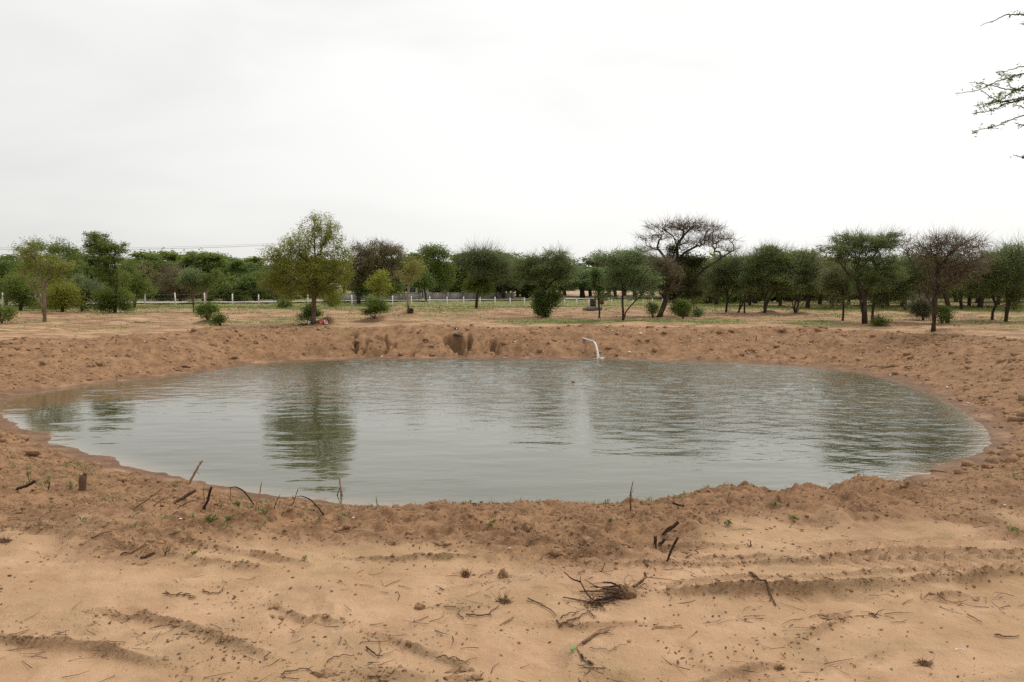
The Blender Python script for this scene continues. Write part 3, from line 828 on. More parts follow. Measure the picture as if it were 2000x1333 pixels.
tree('thin_tree', 'second thin trunk, nearest left of the thick olive trunk', 'tree', (569, 600), [[(568, 590), (567, 575), (564, 560)]],
     [(562, 556, 18, 12)], n=60, leaves=1000, leaf='oldbrown', r0=1.8, sig=7, seed=18, twigs=120)
tree('sapling', 'olive sapling rising behind the rounded shrub before the wall', 'tree', (738, 606), [[(739, 595), (740, 575), (742, 555)]],
     [(740, 545, 22, 20), (728, 560, 16, 12, .7), (755, 560, 16, 14, .7), (742, 575, 18, 10, .5)], n=70, leaves=2000, leaf='olive', bark='midbark', r0=1.6, sig=8, seed=19, hollow=.7)
tree('leaning_sapling', 'slender yellowish sapling with a pale leaning stem on a small heap', 'tree', (797, 612), [[(796, 595), (797, 575), (799, 555), (803, 535), (806, 515)]],
     [(805, 520, 20, 18), (820, 525, 16, 12, .8), (790, 535, 16, 12, .7), (805, 545, 22, 10, .7)], n=70, leaves=1500, leaf='yellow', bark='palebark', r0=1.3, sig=8, seed=20, hollow=.7)
tree('domed_tree', 'big brownish domed tree right of the lone olive tree', 'tree', (700, 588),
     [[(698, 575), (694, 560), (700, 540)], [(702, 575), (715, 560), (735, 540)]],
     [(715, 495, 34, 24), (745, 488, 40, 20), (770, 500, 24, 22), (725, 520, 50, 24), (760, 530, 30, 22), (705, 545, 30, 30), (745, 560, 40, 18, .7)],
     n=240, leaves=12000, leaf='oldbrown', r0=4, sig=8, seed=21, D=80, twigs=2500, twl=16,
     extra=[('undergrowth', 'dark', [(700, 555, 26, 26), (725, 570, 34, 12), (770, 565, 26, 16)], 4500)])
tree('neem_tree', 'tall bright green tree with a narrow crown behind the grey wall', 'tree', (848, 584),
     [[(849, 570), (850, 550), (851, 525), (850, 500)], [(849, 565), (842, 545)], [(850, 560), (862, 540)]],
     [(850, 490, 26, 16), (836, 492, 14, 12), (868, 497, 12, 12), (848, 515, 30, 18), (846, 540, 28, 18), (872, 530, 20, 20, .8), (838, 560, 16, 12, .6), (868, 556, 18, 14, .7)],
     n=220, leaves=9500, leaf='green', r0=3, sig=7, seed=22, D=100)
tree('neem_tree', 'dark trunked small tree in the gap between the two grey walls', 'tree', (833, 588), [[(831, 575), (828, 560)]],
     [(825, 545, 18, 16), (812, 555, 14, 12), (835, 555, 14, 12)], n=80, leaves=2600, leaf='dark', r0=2, sig=7, seed=23, D=92)
tree('acacia_tree', 'acacia with a straight dark trunk and dense low green leaves before the wall', 'tree', (930, 603),
     [[(930, 590), (932, 575), (936, 555), (938, 530), (936, 510)], [(932, 575), (945, 545), (958, 520)]],
     [(940, 505, 40, 14), (915, 515, 26, 12, .8), (970, 520, 26, 16), (930, 495, 22, 8, .8), (985, 535, 18, 14, .6), (950, 530, 34, 14, .7)],
     n=230, leaves=6500, leaf='greygreen', r0=3.0, sig=7, seed=24, twigs=500, under=False,
     extra=[('low_foliage', 'green', [(935, 552, 26, 26), (920, 560, 16, 18, .7), (950, 562, 14, 14, .6)], 4200)])
tree('acacia_tree', 'umbrella acacia with a dense green bush swallowing its trunk', 'tree', (1064, 620),
     [[(1064, 600), (1062, 580), (1062, 562)], [(1063, 570), (1080, 550), (1098, 536), (1112, 530)], [(1062, 565), (1045, 545), (1030, 530)], [(1063, 565), (1066, 540), (1070, 520)]],
     [(1062, 525, 50, 16, 1.1), (1030, 520, 28, 14), (1095, 518, 30, 14), (1085, 500, 24, 12, .7), (1050, 506, 26, 8, .7), (1020, 540, 20, 12, .6), (1105, 540, 22, 12, .6), (1062, 545, 40, 12, .6)],
     n=330, leaves=9000, leaf='acacia', r0=4.2, sig=7, seed=25, twigs=900, twl=18, flat=.5,
     extra=[('low_foliage', 'dark', [(1066, 580, 22, 26), (1060, 604, 15, 14), (1084, 580, 14, 18), (1050, 585, 12, 16)], 6000)])
tree('column_tree', 'narrow upright tree with a thin crooked trunk beside the red panel', 'tree', (1170, 622), [[(1171, 610), (1170, 595), (1169, 575), (1166, 555), (1163, 535)]],
     [(1164, 545, 12, 26), (1172, 560, 9, 18, .7), (1168, 578, 10, 10, .5)], n=130, leaves=3200, leaf='dark', r0=1.9, sig=5, seed=26)
tree('acacia_tree', 'pale grey-green acacia forked low into two thin stems', 'tree', (1217, 626),
     [[(1217, 610), (1215, 590), (1216, 570), (1212, 545), (1205, 520)], [(1222, 610), (1232, 598), (1245, 585), (1258, 572)], [(1216, 575), (1232, 555), (1245, 530)]],
     [(1205, 505, 50, 18, 1.1), (1240, 500, 36, 16), (1170, 505, 24, 12, .8), (1225, 530, 50, 18), (1265, 545, 34, 18, .8), (1200, 550, 34, 16, .8), (1250, 572, 36, 14, .7), (1190, 575, 22, 12, .5)],
     n=420, leaves=11500, leaf='greygreen', r0=2.6, sig=7, seed=27, twigs=1200, twigmat='greygreen', twl=16, flat=.5)
tree('leaning_trunk_tree', 'brownish tree on a thick trunk leaning to the right', 'tree', (1287, 620),
     [[(1291, 610), (1296, 598), (1302, 582), (1304, 565), (1300, 545)], [(1303, 575), (1290, 555), (1275, 540)]],
     [(1275, 525, 36, 26), (1300, 530, 30, 26), (1265, 550, 30, 20, .8), (1250, 510, 20, 14, .6), (1305, 560, 22, 20, .6)],
     n=260, leaves=4500, leaf='oldbrown', r0=7.0, sig=7, seed=28, twigs=2200, twl=18)
tree('bare_acacia', 'large bare brown acacia over a dark ivy-clad trunk', 'tree', (1329, 618),
     [[(1329, 600), (1326, 580), (1322, 555), (1318, 530), (1316, 505), (1322, 480)], [(1331, 600), (1340, 575), (1352, 548), (1375, 525), (1405, 505), (1425, 492)],
      [(1318, 530), (1300, 505), (1288, 490), (1262, 480)], [(1318, 510), (1340, 492), (1362, 480), (1390, 482)], [(1322, 480), (1315, 462), (1296, 450), (1275, 440)],
      [(1322, 480), (1335, 462), (1350, 446)], [(1352, 548), (1372, 540), (1385, 520), (1415, 505)]],
     [(1368, 446, 44, 9, 1.2), (1398, 465, 36, 9, 1.2), (1296, 444, 40, 9, .9), (1268, 464, 28, 8, .8), (1340, 440, 44, 9, 1.), (1418, 486, 28, 7, .9), (1365, 474, 44, 9, 1), (1312, 462, 40, 8, .6), (1275, 486, 34, 6, .6), (1430, 470, 16, 6, .5)],
     n=700, leaves=500, leaf='oldbrown', bark='bark', r0=5.6, sig=5, seed=29, twigs=1700, twl=22, rtip=.27, bf=.22, wob=.9,
     extra=[('ivy', 'ivy', [(1325, 495, 26, 24, 1.2), (1328, 525, 44, 28, 2), (1342, 558, 36, 30, 1.6), (1318, 585, 18, 30, .9), (1358, 515, 18, 22, .7), (1300, 540, 26, 26, 1)], 13000),
            ('low_foliage', 'green', [(1332, 608, 12, 14), (1345, 585, 26, 22, .7)], 2600)])
bush('ivy_bush', 'upright green bush at the foot of the bare brown acacia', (1334, 622), [(1335, 605, 10, 14), (1328, 595, 10, 12, .7)], 'green', 2000, 30)
bush('small_bush', 'small sprouting bush left of the thick leaning trunk', (1275, 621), [(1275, 606, 8, 12)], 'green', 900, 31)
bush('small_bush', 'low bush right of the bare acacia trunk', (1363, 620), [(1363, 612, 8, 8)], 'greygreen', 700, 32)
tree('acacia_tree', 'slim acacia with a single forked trunk right of the bare acacia', 'tree', (1418, 611), [[(1419, 600), (1421, 585), (1420, 570), (1416, 550)], [(1421, 588), (1430, 575), (1434, 562)]],
     [(1395, 570, 20, 14, .6), (1420, 535, 34, 22), (1440, 515, 26, 12), (1400, 545, 18, 14, .7), (1428, 552, 26, 12, .8)], n=190, leaves=5500, leaf='acacia', r0=2.4, sig=7, seed=33, twigs=500)
tree('acacia_tree', 'acacia whose thin trunk leans right, beside an upright stem', 'tree', (1441, 611), [[(1447, 600), (1453, 585), (1456, 568)], [(1444, 604), (1446, 585), (1444, 570)]],
     [(1458, 530, 26, 20), (1445, 550, 26, 16), (1470, 550, 20, 14, .8)], n=170, leaves=5000, leaf='acacia', r0=2.0, sig=7, seed=34, twigs=400)
tree('thin_tree', 'single straight thin trunk in front of the acacia row', 'tree', (1454, 612), [[(1454, 600), (1454, 585), (1456, 565)]], [(1462, 548, 22, 14)], n=60, leaves=1500, leaf='acacia', r0=1.7, sig=7, seed=35)
tree('acacia_tree', 'dark spreading acacia on two joined stems behind a small soil heap', 'tree', (1493, 612),
     [[(1493, 600), (1494, 588), (1490, 570), (1482, 550)], [(1496, 598), (1503, 584), (1512, 568), (1520, 550)], [(1494, 585), (1502, 560), (1504, 530)]],
     [(1505, 500, 40, 16, 1.1), (1480, 520, 32, 18), (1530, 520, 34, 20), (1505, 545, 50, 20), (1540, 560, 28, 20, .8), (1475, 560, 22, 18, .7), (1500, 488, 24, 8, .6)],
     n=400, leaves=13000, leaf='acacia', r0=3.4, sig=7, seed=36, twigs=900, twl=18, flat=.5)
tree('acacia_tree', 'low acacia branching from the ground into five stems', 'tree', (1553, 612),
     [[(1549, 600), (1546, 580), (1540, 560)], [(1552, 598), (1553, 580), (1552, 560)], [(1558, 600), (1562, 580), (1570, 562)], [(1562, 603), (1574, 588), (1588, 572)]],
     [(1560, 520, 34, 18), (1585, 530, 26, 20), (1540, 545, 26, 18), (1575, 555, 34, 18), (1570, 500, 26, 10, .6)], n=260, leaves=8000, leaf='acacia', r0=2.3, sig=7, seed=37, twigs=900, twl=16)
tree('acacia_tree', 'flat-topped acacia with layered green crown on a thick dark trunk', 'tree', (1689, 633),
     [[(1689, 615), (1688, 595), (1686, 578), (1680, 565), (1674, 550), (1672, 530)], [(1688, 585), (1696, 565), (1706, 545), (1712, 520)], [(1674, 550), (1655, 535), (1640, 515)]],
     [(1675, 468, 48, 12, 1.2), (1640, 488, 46, 12, 1.1), (1705, 480, 46, 14, 1.1), (1735, 470, 26, 16, .9), (1655, 508, 40, 10, .8), (1710, 505, 50, 14), (1690, 535, 46, 18), (1730, 535, 36, 22, .9), (1700, 560, 40, 14, .7), (1655, 462, 24, 8, .6)],
     n=480, leaves=16000, leaf='acacia', r0=6.0, sig=6.5, seed=38, twigs=900, twl=18, flat=.45)
tree('acacia_tree', 'second dark trunk close to the thick flat-topped acacia', 'tree', (1703, 631), [[(1704, 615), (1705, 595), (1708, 575)], [(1705, 605), (1712, 585), (1718, 565)]],
     [(1720, 560, 34, 22), (1740, 575, 26, 16), (1712, 590, 20, 10, .5)], n=170, leaves=5000, leaf='acacia', r0=3.2, sig=7, seed=39)
tree('thin_tree', 'thin trunked acacia with drooping twigs left of the flat-topped acacia', 'tree', (1646, 627), [[(1647, 612), (1648, 595), (1647, 575), (1645, 555)]],
     [(1640, 540, 34, 22), (1655, 565, 22, 14, .7), (1622, 560, 20, 16, .7), (1640, 590, 24, 14, .4)], n=220, leaves=5000, leaf='acacia', r0=2.0, sig=7, seed=40, twigs=900)
bush('low_shrub', 'low green shrub at the right of the thick flat-topped acacia', (1719, 636), [(1719, 629, 13, 7)], 'green', 1200, 41)
tree('bare_acacia', 'reddish-brown nearly leafless acacia on the right pond rim', 'tree', (1823, 647),
     [[(1824, 630), (1824, 610), (1826, 590), (1832, 570), (1836, 545), (1836, 515)], [(1822, 600), (1810, 578), (1798, 552), (1788, 530), (1774, 505), (1768, 490)],
      [(1828, 585), (1840, 565), (1856, 548), (1874, 532)], [(1836, 520), (1850, 500), (1866, 484), (1890, 470)], [(1836, 520), (1824, 500), (1814, 480)], [(1798, 552), (1778, 535), (1760, 515), (1742, 500)]],
     [(1845, 475, 50, 20, 1.2), (1885, 480, 40, 20, 1.1), (1810, 490, 34, 18, .9), (1850, 510, 60, 24, 1.1), (1880, 530, 46, 26, 1), (1770, 480, 20, 24, .5), (1840, 550, 50, 20, .8), (1920, 510, 24, 16, .7)],
     n=820, leaves=1800, leaf='oldbrown', bark='bark', r0=5.2, sig=6, seed=42, twigs=3000, twl=26, rtip=.32, bf=.2, wob=.8)
tree('acacia_tree', 'green acacia directly behind the reddish-brown acacia', 'tree', (1851, 631), [[(1851, 615), (1850, 595), (1846, 570)], [(1852, 600), (1866, 590), (1888, 572)]],
     [(1800, 520, 50, 30), (1780, 550, 44, 24), (1850, 520, 50, 30), (1830, 560, 40, 18, .7), (1760, 580, 34, 14, .5)], n=330, leaves=11000, leaf='acacia', r0=4.4, sig=8, seed=43, twigs=500)
tree('acacia_tree', 'broad dark acacia filling the right end of the tree line', 'tree', (1964, 629), [[(1965, 612), (1967, 590), (1962, 570)], [(1968, 605), (1975, 585), (1984, 565)]],
     [(1960, 510, 50, 26, 1.1), (1990, 500, 40, 24), (1935, 540, 44, 26), (1980, 550, 50, 26), (1920, 560, 34, 20, .8), (1985, 590, 30, 18, .6), (2030, 540, 40, 40, .6)], n=380, leaves=16000, leaf='acacia', r0=3.6, sig=8, seed=44, twigs=900)
tree('acacia_tree', 'acacia with a kinked trunk left of the broad dark one at the right end', 'tree', (1938, 625), [[(1939, 610), (1943, 595), (1938, 578), (1934, 560)]],
     [(1915, 530, 34, 24), (1940, 545, 30, 20), (1900, 555, 28, 18)], n=200, leaves=7000, leaf='acacia', r0=2.5, sig=8, seed=45)
bush('thicket', 'dark twiggy thicket behind the reddish-brown acacia', (1803, 626), [(1803, 608, 18, 16), (1790, 600, 12, 12, .6)], 'greygreen', 2600, 46, twigs=700)
bush('weedy_bush', 'leafy weeds between the two trunks of the right rim acacias', (1840, 633), [(1843, 618, 16, 13)], 'green', 1700, 47)

tree('shrubby_tree', 'dense leafy thicket tree between the spindly pale trunk and the left border', 'tree', (40, 606), [[(40, 590), (38, 570)], [(46, 588), (54, 565)]],
     [(45, 560, 34, 28), (30, 585, 24, 18), (62, 590, 24, 16), (20, 555, 26, 20, .7)], n=130, leaves=7000, leaf='green', r0=3, sig=9, seed=48, D=50)
tree('shrubby_tree', 'dense olive undergrowth tree just right of the spindly pale trunk', 'tree', (122, 608), [[(122, 592), (120, 572)], [(126, 592), (134, 570)]],
     [(118, 570, 30, 26), (105, 592, 26, 16), (135, 585, 22, 20)], n=130, leaves=6500, leaf='olive', r0=3, sig=9, seed=49, D=46)
tree('shrubby_tree', 'loose green tree right of the bushy-footed tall tree, behind the fence start', 'tree', (262, 598), [[(262, 585), (260, 565)], [(266, 585), (272, 560)]],
     [(262, 545, 30, 26), (275, 565, 24, 20), (250, 520, 22, 16, .7)], n=120, leaves=4600, leaf='green', r0=3, sig=7, seed=50, D=58)
tree('shrubby_tree', 'grey-brown scrubby tree between the second and third white posts, behind the road', 'tree', (352, 588), [[(352, 578), (350, 562)], [(356, 578), (362, 560)]],
     [(350, 548, 34, 26), (335, 565, 24, 16), (372, 562, 22, 16)], n=120, leaves=3600, leaf='oldbrown', r0=3, sig=7, seed=51, D=82, twigs=700)
# --- rows of trees further off
def proto(kind, seed, leaf, bark, leaves, n):
    """an unplaced trunk and crown, about 5 m high and 5 m wide"""
    rng = np.random.default_rng(seed * 101)
    if kind == 'acacia':
        P = [[0, 0, -.3], [.05, 0, .5], [.12, .05, 1.1], [-.25, .1, 1.9], [-.5, .1, 2.6], [.45, -.1, 1.8], [.8, 0, 2.6]]; par = [0, 0, 1, 2, 3, 2, 5]
        al = [0, 0, 1, 1, 1, 1, 1]
        blobs = [(-1.7, .2, 2.0, 1.0, .9), (1.8, 0, 2.1, 1.0, .9), (.2, .8, 1.6, 1.2, .6), (0, 0, 3.6, 1.9, .9), (-1.2, .3, 3.1, 1.3, .8), (1.3, -.2, 3.2, 1.3, .8), (0, .5, 2.5, 2.2, .7), (.4, 0, 4.3, 1.1, .5)]
    elif kind == 'round':
        P = [[0, 0, -.3], [.03, 0, .7], [-.1, .05, 1.5], [-.35, .1, 2.4], [.3, -.1, 2.3], [0, 0, 3.2]]; par = [0, 0, 1, 2, 2, 3]
        al = [0, 1, 1, 1, 1, 1]
        blobs = [(0, 0, 3.6, 1.6, 1.2), (-.9, .2, 2.7, 1.2, 1.), (1., -.2, 2.9, 1.2, 1.1), (.2, .4, 4.3, .9, .7), (0, 0, 1.6, 1.7, .9), (-.8, 0, 4.0, .8, .6), (.9, 0, 1.1, 1.1, .7)]
    else:
        P = [[0, 0, -.3], [-.3, 0, .5], [-.6, 0, 1.1], [.3, .1, .6], [.7, .1, 1.2]]; par = [0, 0, 1, 0, 3]; al = [1] * 5
        blobs = [(0, 0, 1.5, 2.2, 1.3), (-1.3, 0, 1.3, 1.2, 1.2), (1.3, .2, 1.6, 1.3, 1.2), (.2, 0, 2.6, 1.3, .8), (0, 0, .6, 2.3, .6)]
    A = []
    tot = sum(b[3] ** 2 * b[4] for b in blobs)
    for b in blobs:
        k = int(n * b[3] ** 2 * b[4] / tot); v = rng.normal(0, 1, (k, 3)); v /= np.linalg.norm(v, axis=1)[:, None]; v *= (rng.uniform(0, 1, k) ** .42)[:, None]
        A.append(np.array(b[:3]) + v * np.array([b[3], b[3], b[4]]))
    A = np.concatenate(A); A[:, 2] = np.maximum(A[:, 2], .1)
    global ALLOW
    ALLOW = al
    P = np.array(P, float); Pall = np.concatenate([P, A]); par = grow(Pall, par, len(P))
    g = Geo(); branches_geo(g, Pall, par, .15, .02, (5, 3), wob=.5, rng=rng)
    tm = mk_mesh('trunk', np.concatenate(g.V), g.F, M[bark], True)
    cm = leaves_mesh('crown', Pall[len(P):], int(leaves * 1.5), .22, .105, .5, M[leaf], rng, .7)
    return tm, cm
PR = {'acacia': [proto('acacia', 1, 'acacia', 'bark', 6000, 150), proto('acacia', 2, 'greygreen', 'bark', 5500, 150), proto('acacia', 3, 'oldbrown', 'bark', 5500, 150)],
      'round': [proto('round', 4, 'green', 'bark', 7500, 150), proto('round', 5, 'green', 'midbark', 7500, 150), proto('round', 6, 'dark', 'bark', 7500, 150)],
      'shrub': [proto('shrub', 7, 'dark', 'bark', 5500, 110), proto('shrub', 8, 'green', 'bark', 5500, 110)]}
_pc = random.Random(3)
FARS = []
def far_tree(kind, var, px, D, wpx, toppy, label, group=None, name=None, cat=None):
    p = at_y(px, 560, D); z = gz(p.x, D)
    top = at_y(px, toppy, D).z
    H = (top - z) / {'acacia': 4.85, 'round': 5.0, 'shrub': 3.4}[kind]
    Wd = wpx * pxm(D) / {'acacia': 4.4, 'round': 3.9, 'shrub': 4.8}[kind]
    t = thing(name or {'acacia': 'acacia_tree', 'round': 'leafy_tree', 'shrub': 'thicket'}[kind], label, cat or ('bush' if kind == 'shrub' else 'tree'), (p.x, D, z), group)
    t.rotation_euler = (0, 0, _pc.uniform(0, 6.28)); t.scale = (Wd, Wd, H)
    tm, cm = PR[kind][var]
    link('trunk', tm, t); link('crown', cm, t)
    if group: FARS.append((group, px, D, t))
    return t
# trees in the belt beyond the road that can be told apart
far_tree('round', 0, 292, 96, 120, 494, 'uneven mid green tree behind the first two white posts')
far_tree('round', 1, 395, 104, 122, 490, 'dense fresh green tree with a knobbly rounded top behind the light sapling')
far_tree('round', 2, 480, 92, 96, 506, 'dark rounded tree left of the lone olive tree')
far_tree('round', 0, 900, 112, 90, 494, 'green tree right of the tall narrow crown, behind the wall')
far_tree('acacia', 1, 985, 105, 130, 487, 'pale hazy acacia rising over the right end of the wall')
far_tree('acacia', 2, 262, 84, 80, 510, 'thin olive tree right of the bushy-footed tree')
far_tree('shrub', 0, 500, 84, 110, 520, 'dark thicket left of the thin trunks under the olive tree')
far_tree('shrub', 1, 445, 86, 100, 535, 'green thicket behind the fifth white post')
far_tree('shrub', 0, 330, 88, 120, 540, 'dark undergrowth thicket behind the first two white posts')
G1, L1 = 'trees of the far belt beyond the road', 'leafy tree of the dense belt beyond the road'
for i in range(26):
    px = -80 + i * 44 + _pc.uniform(-14, 14)
    D = _pc.uniform(116, 150)
    far_tree(_pc.choice(['round', 'round', 'acacia']), _pc.randrange(3), px, D, _pc.uniform(75, 130), _pc.uniform(488, 530), L1, G1)
for i in range(12):
    far_tree(_pc.choice(['round', 'acacia', 'shrub']), _pc.randrange(2), -130 - i * 42 + _pc.uniform(-14, 14), _pc.uniform(95, 140), _pc.uniform(85, 130), _pc.uniform(495, 530), L1, G1)
G2, L2 = 'thickets of the far belt beyond the road', 'dark thicket at the foot of the tree belt beyond the road'
for i in range(17):
    px = -60 + i * 41 + _pc.uniform(-12, 12)
    if 655 < px < 1000: px = _pc.uniform(200, 640)
    far_tree('shrub', _pc.randrange(2), px, _pc.uniform(100, 114), _pc.uniform(80, 110), _pc.uniform(534, 552), L2, G2)
G3, L3 = 'acacias scattered beyond the fence', 'small acacia among those scattered beyond the fence'
for i in range(28):
    px = 965 + i * 18 + _pc.uniform(-10, 10)
    far_tree('acacia', _pc.randrange(2) if i % 4 else 2, px, _pc.uniform(120, 180), _pc.uniform(80, 135), _pc.uniform(494, 522), L3, G3)
G4, L4 = 'acacias in the rows of the right grove', 'slim trunked acacia in the rows of the right grove'
spots = [(1385, 80), (1475, 72), (1520, 85), (1602, 66), (1615, 90), (1640, 75), (1665, 95), (1735, 62), (1762, 58), (1745, 88), (1785, 70), (1815, 92), (1868, 78), (1895, 60),
         (1912, 74), (1950, 64), (1978, 82), (2010, 58), (1930, 95), (1580, 105), (1710, 110), (1840, 115), (1990, 105), (1450, 110), (1540, 120), (2050, 70), (1400, 66), (1465, 60), (1525, 58), (1578, 56), (1625, 54), (1660, 60), (1725, 52), (1770, 50), (1800, 56), (1880, 52), (1915, 56), (1985, 50), (1360, 90), (1560, 76)]
for i, (px, D) in enumerate(spots):
    far_tree('acacia', [0, 0, 1, 0, 2][i % 5], px, D, _pc.uniform(90, 165), _pc.uniform(478, 524), L4, G4)
G5, L5 = 'trees far behind the right grove', 'distant tree seen between the trunks of the right grove'
for i in range(22):
    far_tree(_pc.choice(['round', 'acacia', 'shrub']), _pc.randrange(2), 1330 + i * 34 + _pc.uniform(-10, 10), _pc.uniform(150, 215), _pc.uniform(60, 100), _pc.uniform(515, 540), L5, G5)

for i in range(16):
    far_tree('shrub', _pc.randrange(2), 1385 + i * 42 + _pc.uniform(-12, 12), _pc.uniform(90, 125), _pc.uniform(70, 120), _pc.uniform(540, 556), 'x', 'thickets among the rows of the right grove')
for i in range(22):
    far_tree(_pc.choice(['shrub', 'shrub', 'round']), _pc.randrange(2), 900 + i * 24 + _pc.uniform(-10, 10), _pc.uniform(225, 270), _pc.uniform(40, 70), _pc.uniform(532, 548), 'x', 'treeline far beyond the tan field')
MARKS = [(12, 'the left border tree'), (87, 'the spindly pale trunk'), (224, 'the bushy-footed tree'), (343, 'the second white post'), (405, 'the bright green shrub'), (501, 'the fifth white post'), (612, 'the lone olive'),
         (732, 'the rounded shrub'), (798, 'the yellowish sapling'), (850, 'the narrow green crown'), (930, 'the wall acacia'), (1064, 'the bush-swallowed acacia'), (1175, 'the red panel'), (1217, 'the forked acacia'), (1329, 'the bare acacia'),
         (1418, 'the slim forked acacia'), (1493, 'the soil-heap acacia'), (1553, 'the five-stemmed acacia'), (1646, 'the drooping acacia'), (1690, 'the flat-topped acacia'), (1823, 'the reddish-brown acacia'), (1938, 'the kinked trunk'), (1964, 'the right end acacia')]
ORD = ['first', 'second', 'third', 'fourth', 'fifth', 'sixth', 'seventh', 'eighth', 'ninth', 'tenth', 'eleventh', 'twelfth', 'thirteenth', 'fourteenth', 'fifteenth', 'sixteenth']
KINDN = {G1: 'far belt tree', G2: 'far belt thicket', G3: 'small far acacia', G4: 'grove row acacia', G5: 'distant grove tree', 'thickets among the rows of the right grove': 'grove thicket', 'treeline far beyond the tan field': 'far treeline tree'}
bins = {}
for grp, px, D, o in FARS:
    k = sum(1 for a, _ in MARKS if a <= px)
    bins.setdefault((grp, k), []).append((px, o))
for (grp, k), L in bins.items():
    L.sort(key=lambda q: q[0])
    where = ('left of ' + MARKS[0][1]) if k == 0 else ('right of ' + MARKS[-1][1]) if k == len(MARKS) else 'between %s and %s' % (MARKS[k - 1][1], MARKS[k][1])
    for i, (px, o) in enumerate(L):
        o['label'] = ('lone %s %s' % (KINDN[grp], where)) if len(L) == 1 else '%s %s from left, %s' % (ORD[i], KINDN[grp], where)
# --- acacia at the right border whose twigs hang into the picture
def overhanging_tree():
    D = 6.0
    bx, by = 8.1, 6.4
    B = Vector((bx, by, gz(bx, by)))
    t = thing('overhanging_acacia', 'near acacia reaching into the upper right corner with thin leafy twigs', 'tree', B)
    rng = np.random.default_rng(99)
    def Q(px, py, off=0):
        p = at_y(px, py, D + off); return np.array([p.x - B.x, p.y - B.y, p.z - B.z])
    crown_pt = np.array([0, 0, 2.4]); top = np.array([-.3, -.1, 3.4])
    g = Geo()
    g.tube([[0, 0, -.1], [.05, 0, .6], [-.03, 0, 1.4], crown_pt, top], [.13, .11, .095, .08, .05], 8)
    limbs = {'a': [top, Q(2180, 20, .2), Q(2090, 34)], 'b': [crown_pt, Q(2200, 190, .2), Q(2100, 170)], 'c': [crown_pt, Q(2220, 300, .2), Q(2110, 260)]}
    for k, L in limbs.items():
        g.tube(L, [.05, .03, .016], 6)
    g.build('trunk', M['bark'], t, True)
    tw = [('a', [(2010, 31), (1985, 28), (1962, 30), (1945, 39), (1930, 45), (1914, 51)]), ('a', [(2020, 40), (1998, 46), (1990, 48)]),
          ('b', [(2020, 130), (2000, 130), (1975, 136), (1946, 141)]), ('b', [(2020, 140), (1990, 146), (1968, 154), (1950, 158), (1930, 167), (1913, 175), (1890, 180), (1865, 184)]),
          ('b', [(2020, 179), (1985, 176), (1965, 175), (1940, 168), (1916, 163), (1893, 161)]), ('b', [(2020, 196), (1995, 197), (1975, 199), (1955, 200), (1940, 193), (1925, 182), (1913, 174)]),
          ('b', [(2005, 170), (1982, 177), (1968, 186), (1955, 196), (1943, 200), (1925, 203), (1903, 207)]), ('b', [(1985, 198), (1965, 203), (1950, 210), (1938, 216), (1918, 220), (1898, 222)]),
          ('b', [(2020, 210), (2000, 212), (1988, 206), (1978, 208)]), ('b', [(2010, 160), (1990, 175), (1975, 172), (1970, 163), (1968, 160)]), ('b', [(1955, 200), (1942, 197), (1927, 205), (1912, 214)]),
          ('c', [(2020, 218), (1998, 226), (1975, 234), (1950, 244), (1925, 252), (1899, 257)]), ('c', [(2020, 250), (2000, 246), (1990, 243), (1981, 240)]),
          ('c', [(2030, 320), (2000, 309), (1988, 306), (1979, 302)]), ('c', [(2010, 240), (1998, 244), (1993, 250)])]
    lp = []
    for i, (k, pl) in enumerate(tw):
        off = rng.uniform(-.25, .25)
        pts = [limbs[k][-1]] + [Q(x, y, off * (1 - .4 * j / len(pl))) for j, (x, y) in enumerate(pl)]
        P = np.array(pts); s = np.linspace(0, len(P) - 1, len(P) * 5)
        P2 = np.stack([np.interp(s, np.arange(len(P)), P[:, a]) for a in range(3)], 1); P2[1:-1] += rng.normal(0, .003, P2[1:-1].shape)
        gg = Geo(); gg.tube(P2, np.linspace(.007, .0020, len(P2)), 5); gg.build('twig', M['bark'], t, True)
        L = np.concatenate([[0], np.cumsum(np.linalg.norm(np.diff(P2, axis=0), axis=1))])
        dense = 1.0 if i not in (5, 6, 7, 8) else 1.7
        for u in np.arange(L[5] * .6, L[-1], .028 / dense):
            if rng.random() < .22: continue
            c = np.array([np.interp(u, L, P2[:, a]) for a in range(3)])
            lp.append(c + rng.normal(0, .010, 3) + np.array([0, 0, rng.uniform(-.02, .016)]))
    lp = np.array(lp)
    link('leaves', leaves_mesh('leaves', lp, len(lp) * 7, .011, .0105, .45, M['greygreen'], rng, 1.0, .2), t)
overhanging_tree()

# ------------------------------------------------------------------ fence, road, wall, far buildings
def fence():
    t = thing('wire_fence', 'wire fence on white posts running away to the right behind the pond', 'fence', (F0[0], F0[1], gz(*F0)))
    o = np.array(t.location)
    g = Geo(); g.box((0, 0, .52), (.085, .085, 1.36)); c = Geo(); c.box((0, 0, 1.235), (.086, .086, .07))
    pm = mk_mesh('fence_post', np.concatenate(g.V), g.F, M['white']); cm = mk_mesh('post_cap', np.concatenate(c.V), c.F, M['redcap'])
    heads = {.35: [], .7: [], 1.05: []}
    rz = math.atan2(FD[1], FD[0])
    for i in range(-7, 46):
        x, y = F0 + FST * i; z = gz(x, y)
        p = link('fence_post', pm, t, (x - o[0], y - o[1], z - o[2])); p.rotation_euler = (random.gauss(0, .02), random.gauss(0, .02), rz)
        c_ = link('post_cap', cm, p)
        for h in heads: heads[h].append((x - .05 * FN[0], y - .05 * FN[1], z + h))
    for h, pts in heads.items():
        g = Geo(o); g.tube(pts, .0035, 3); g.build('fence_wire', M['wire'], t)
fence()

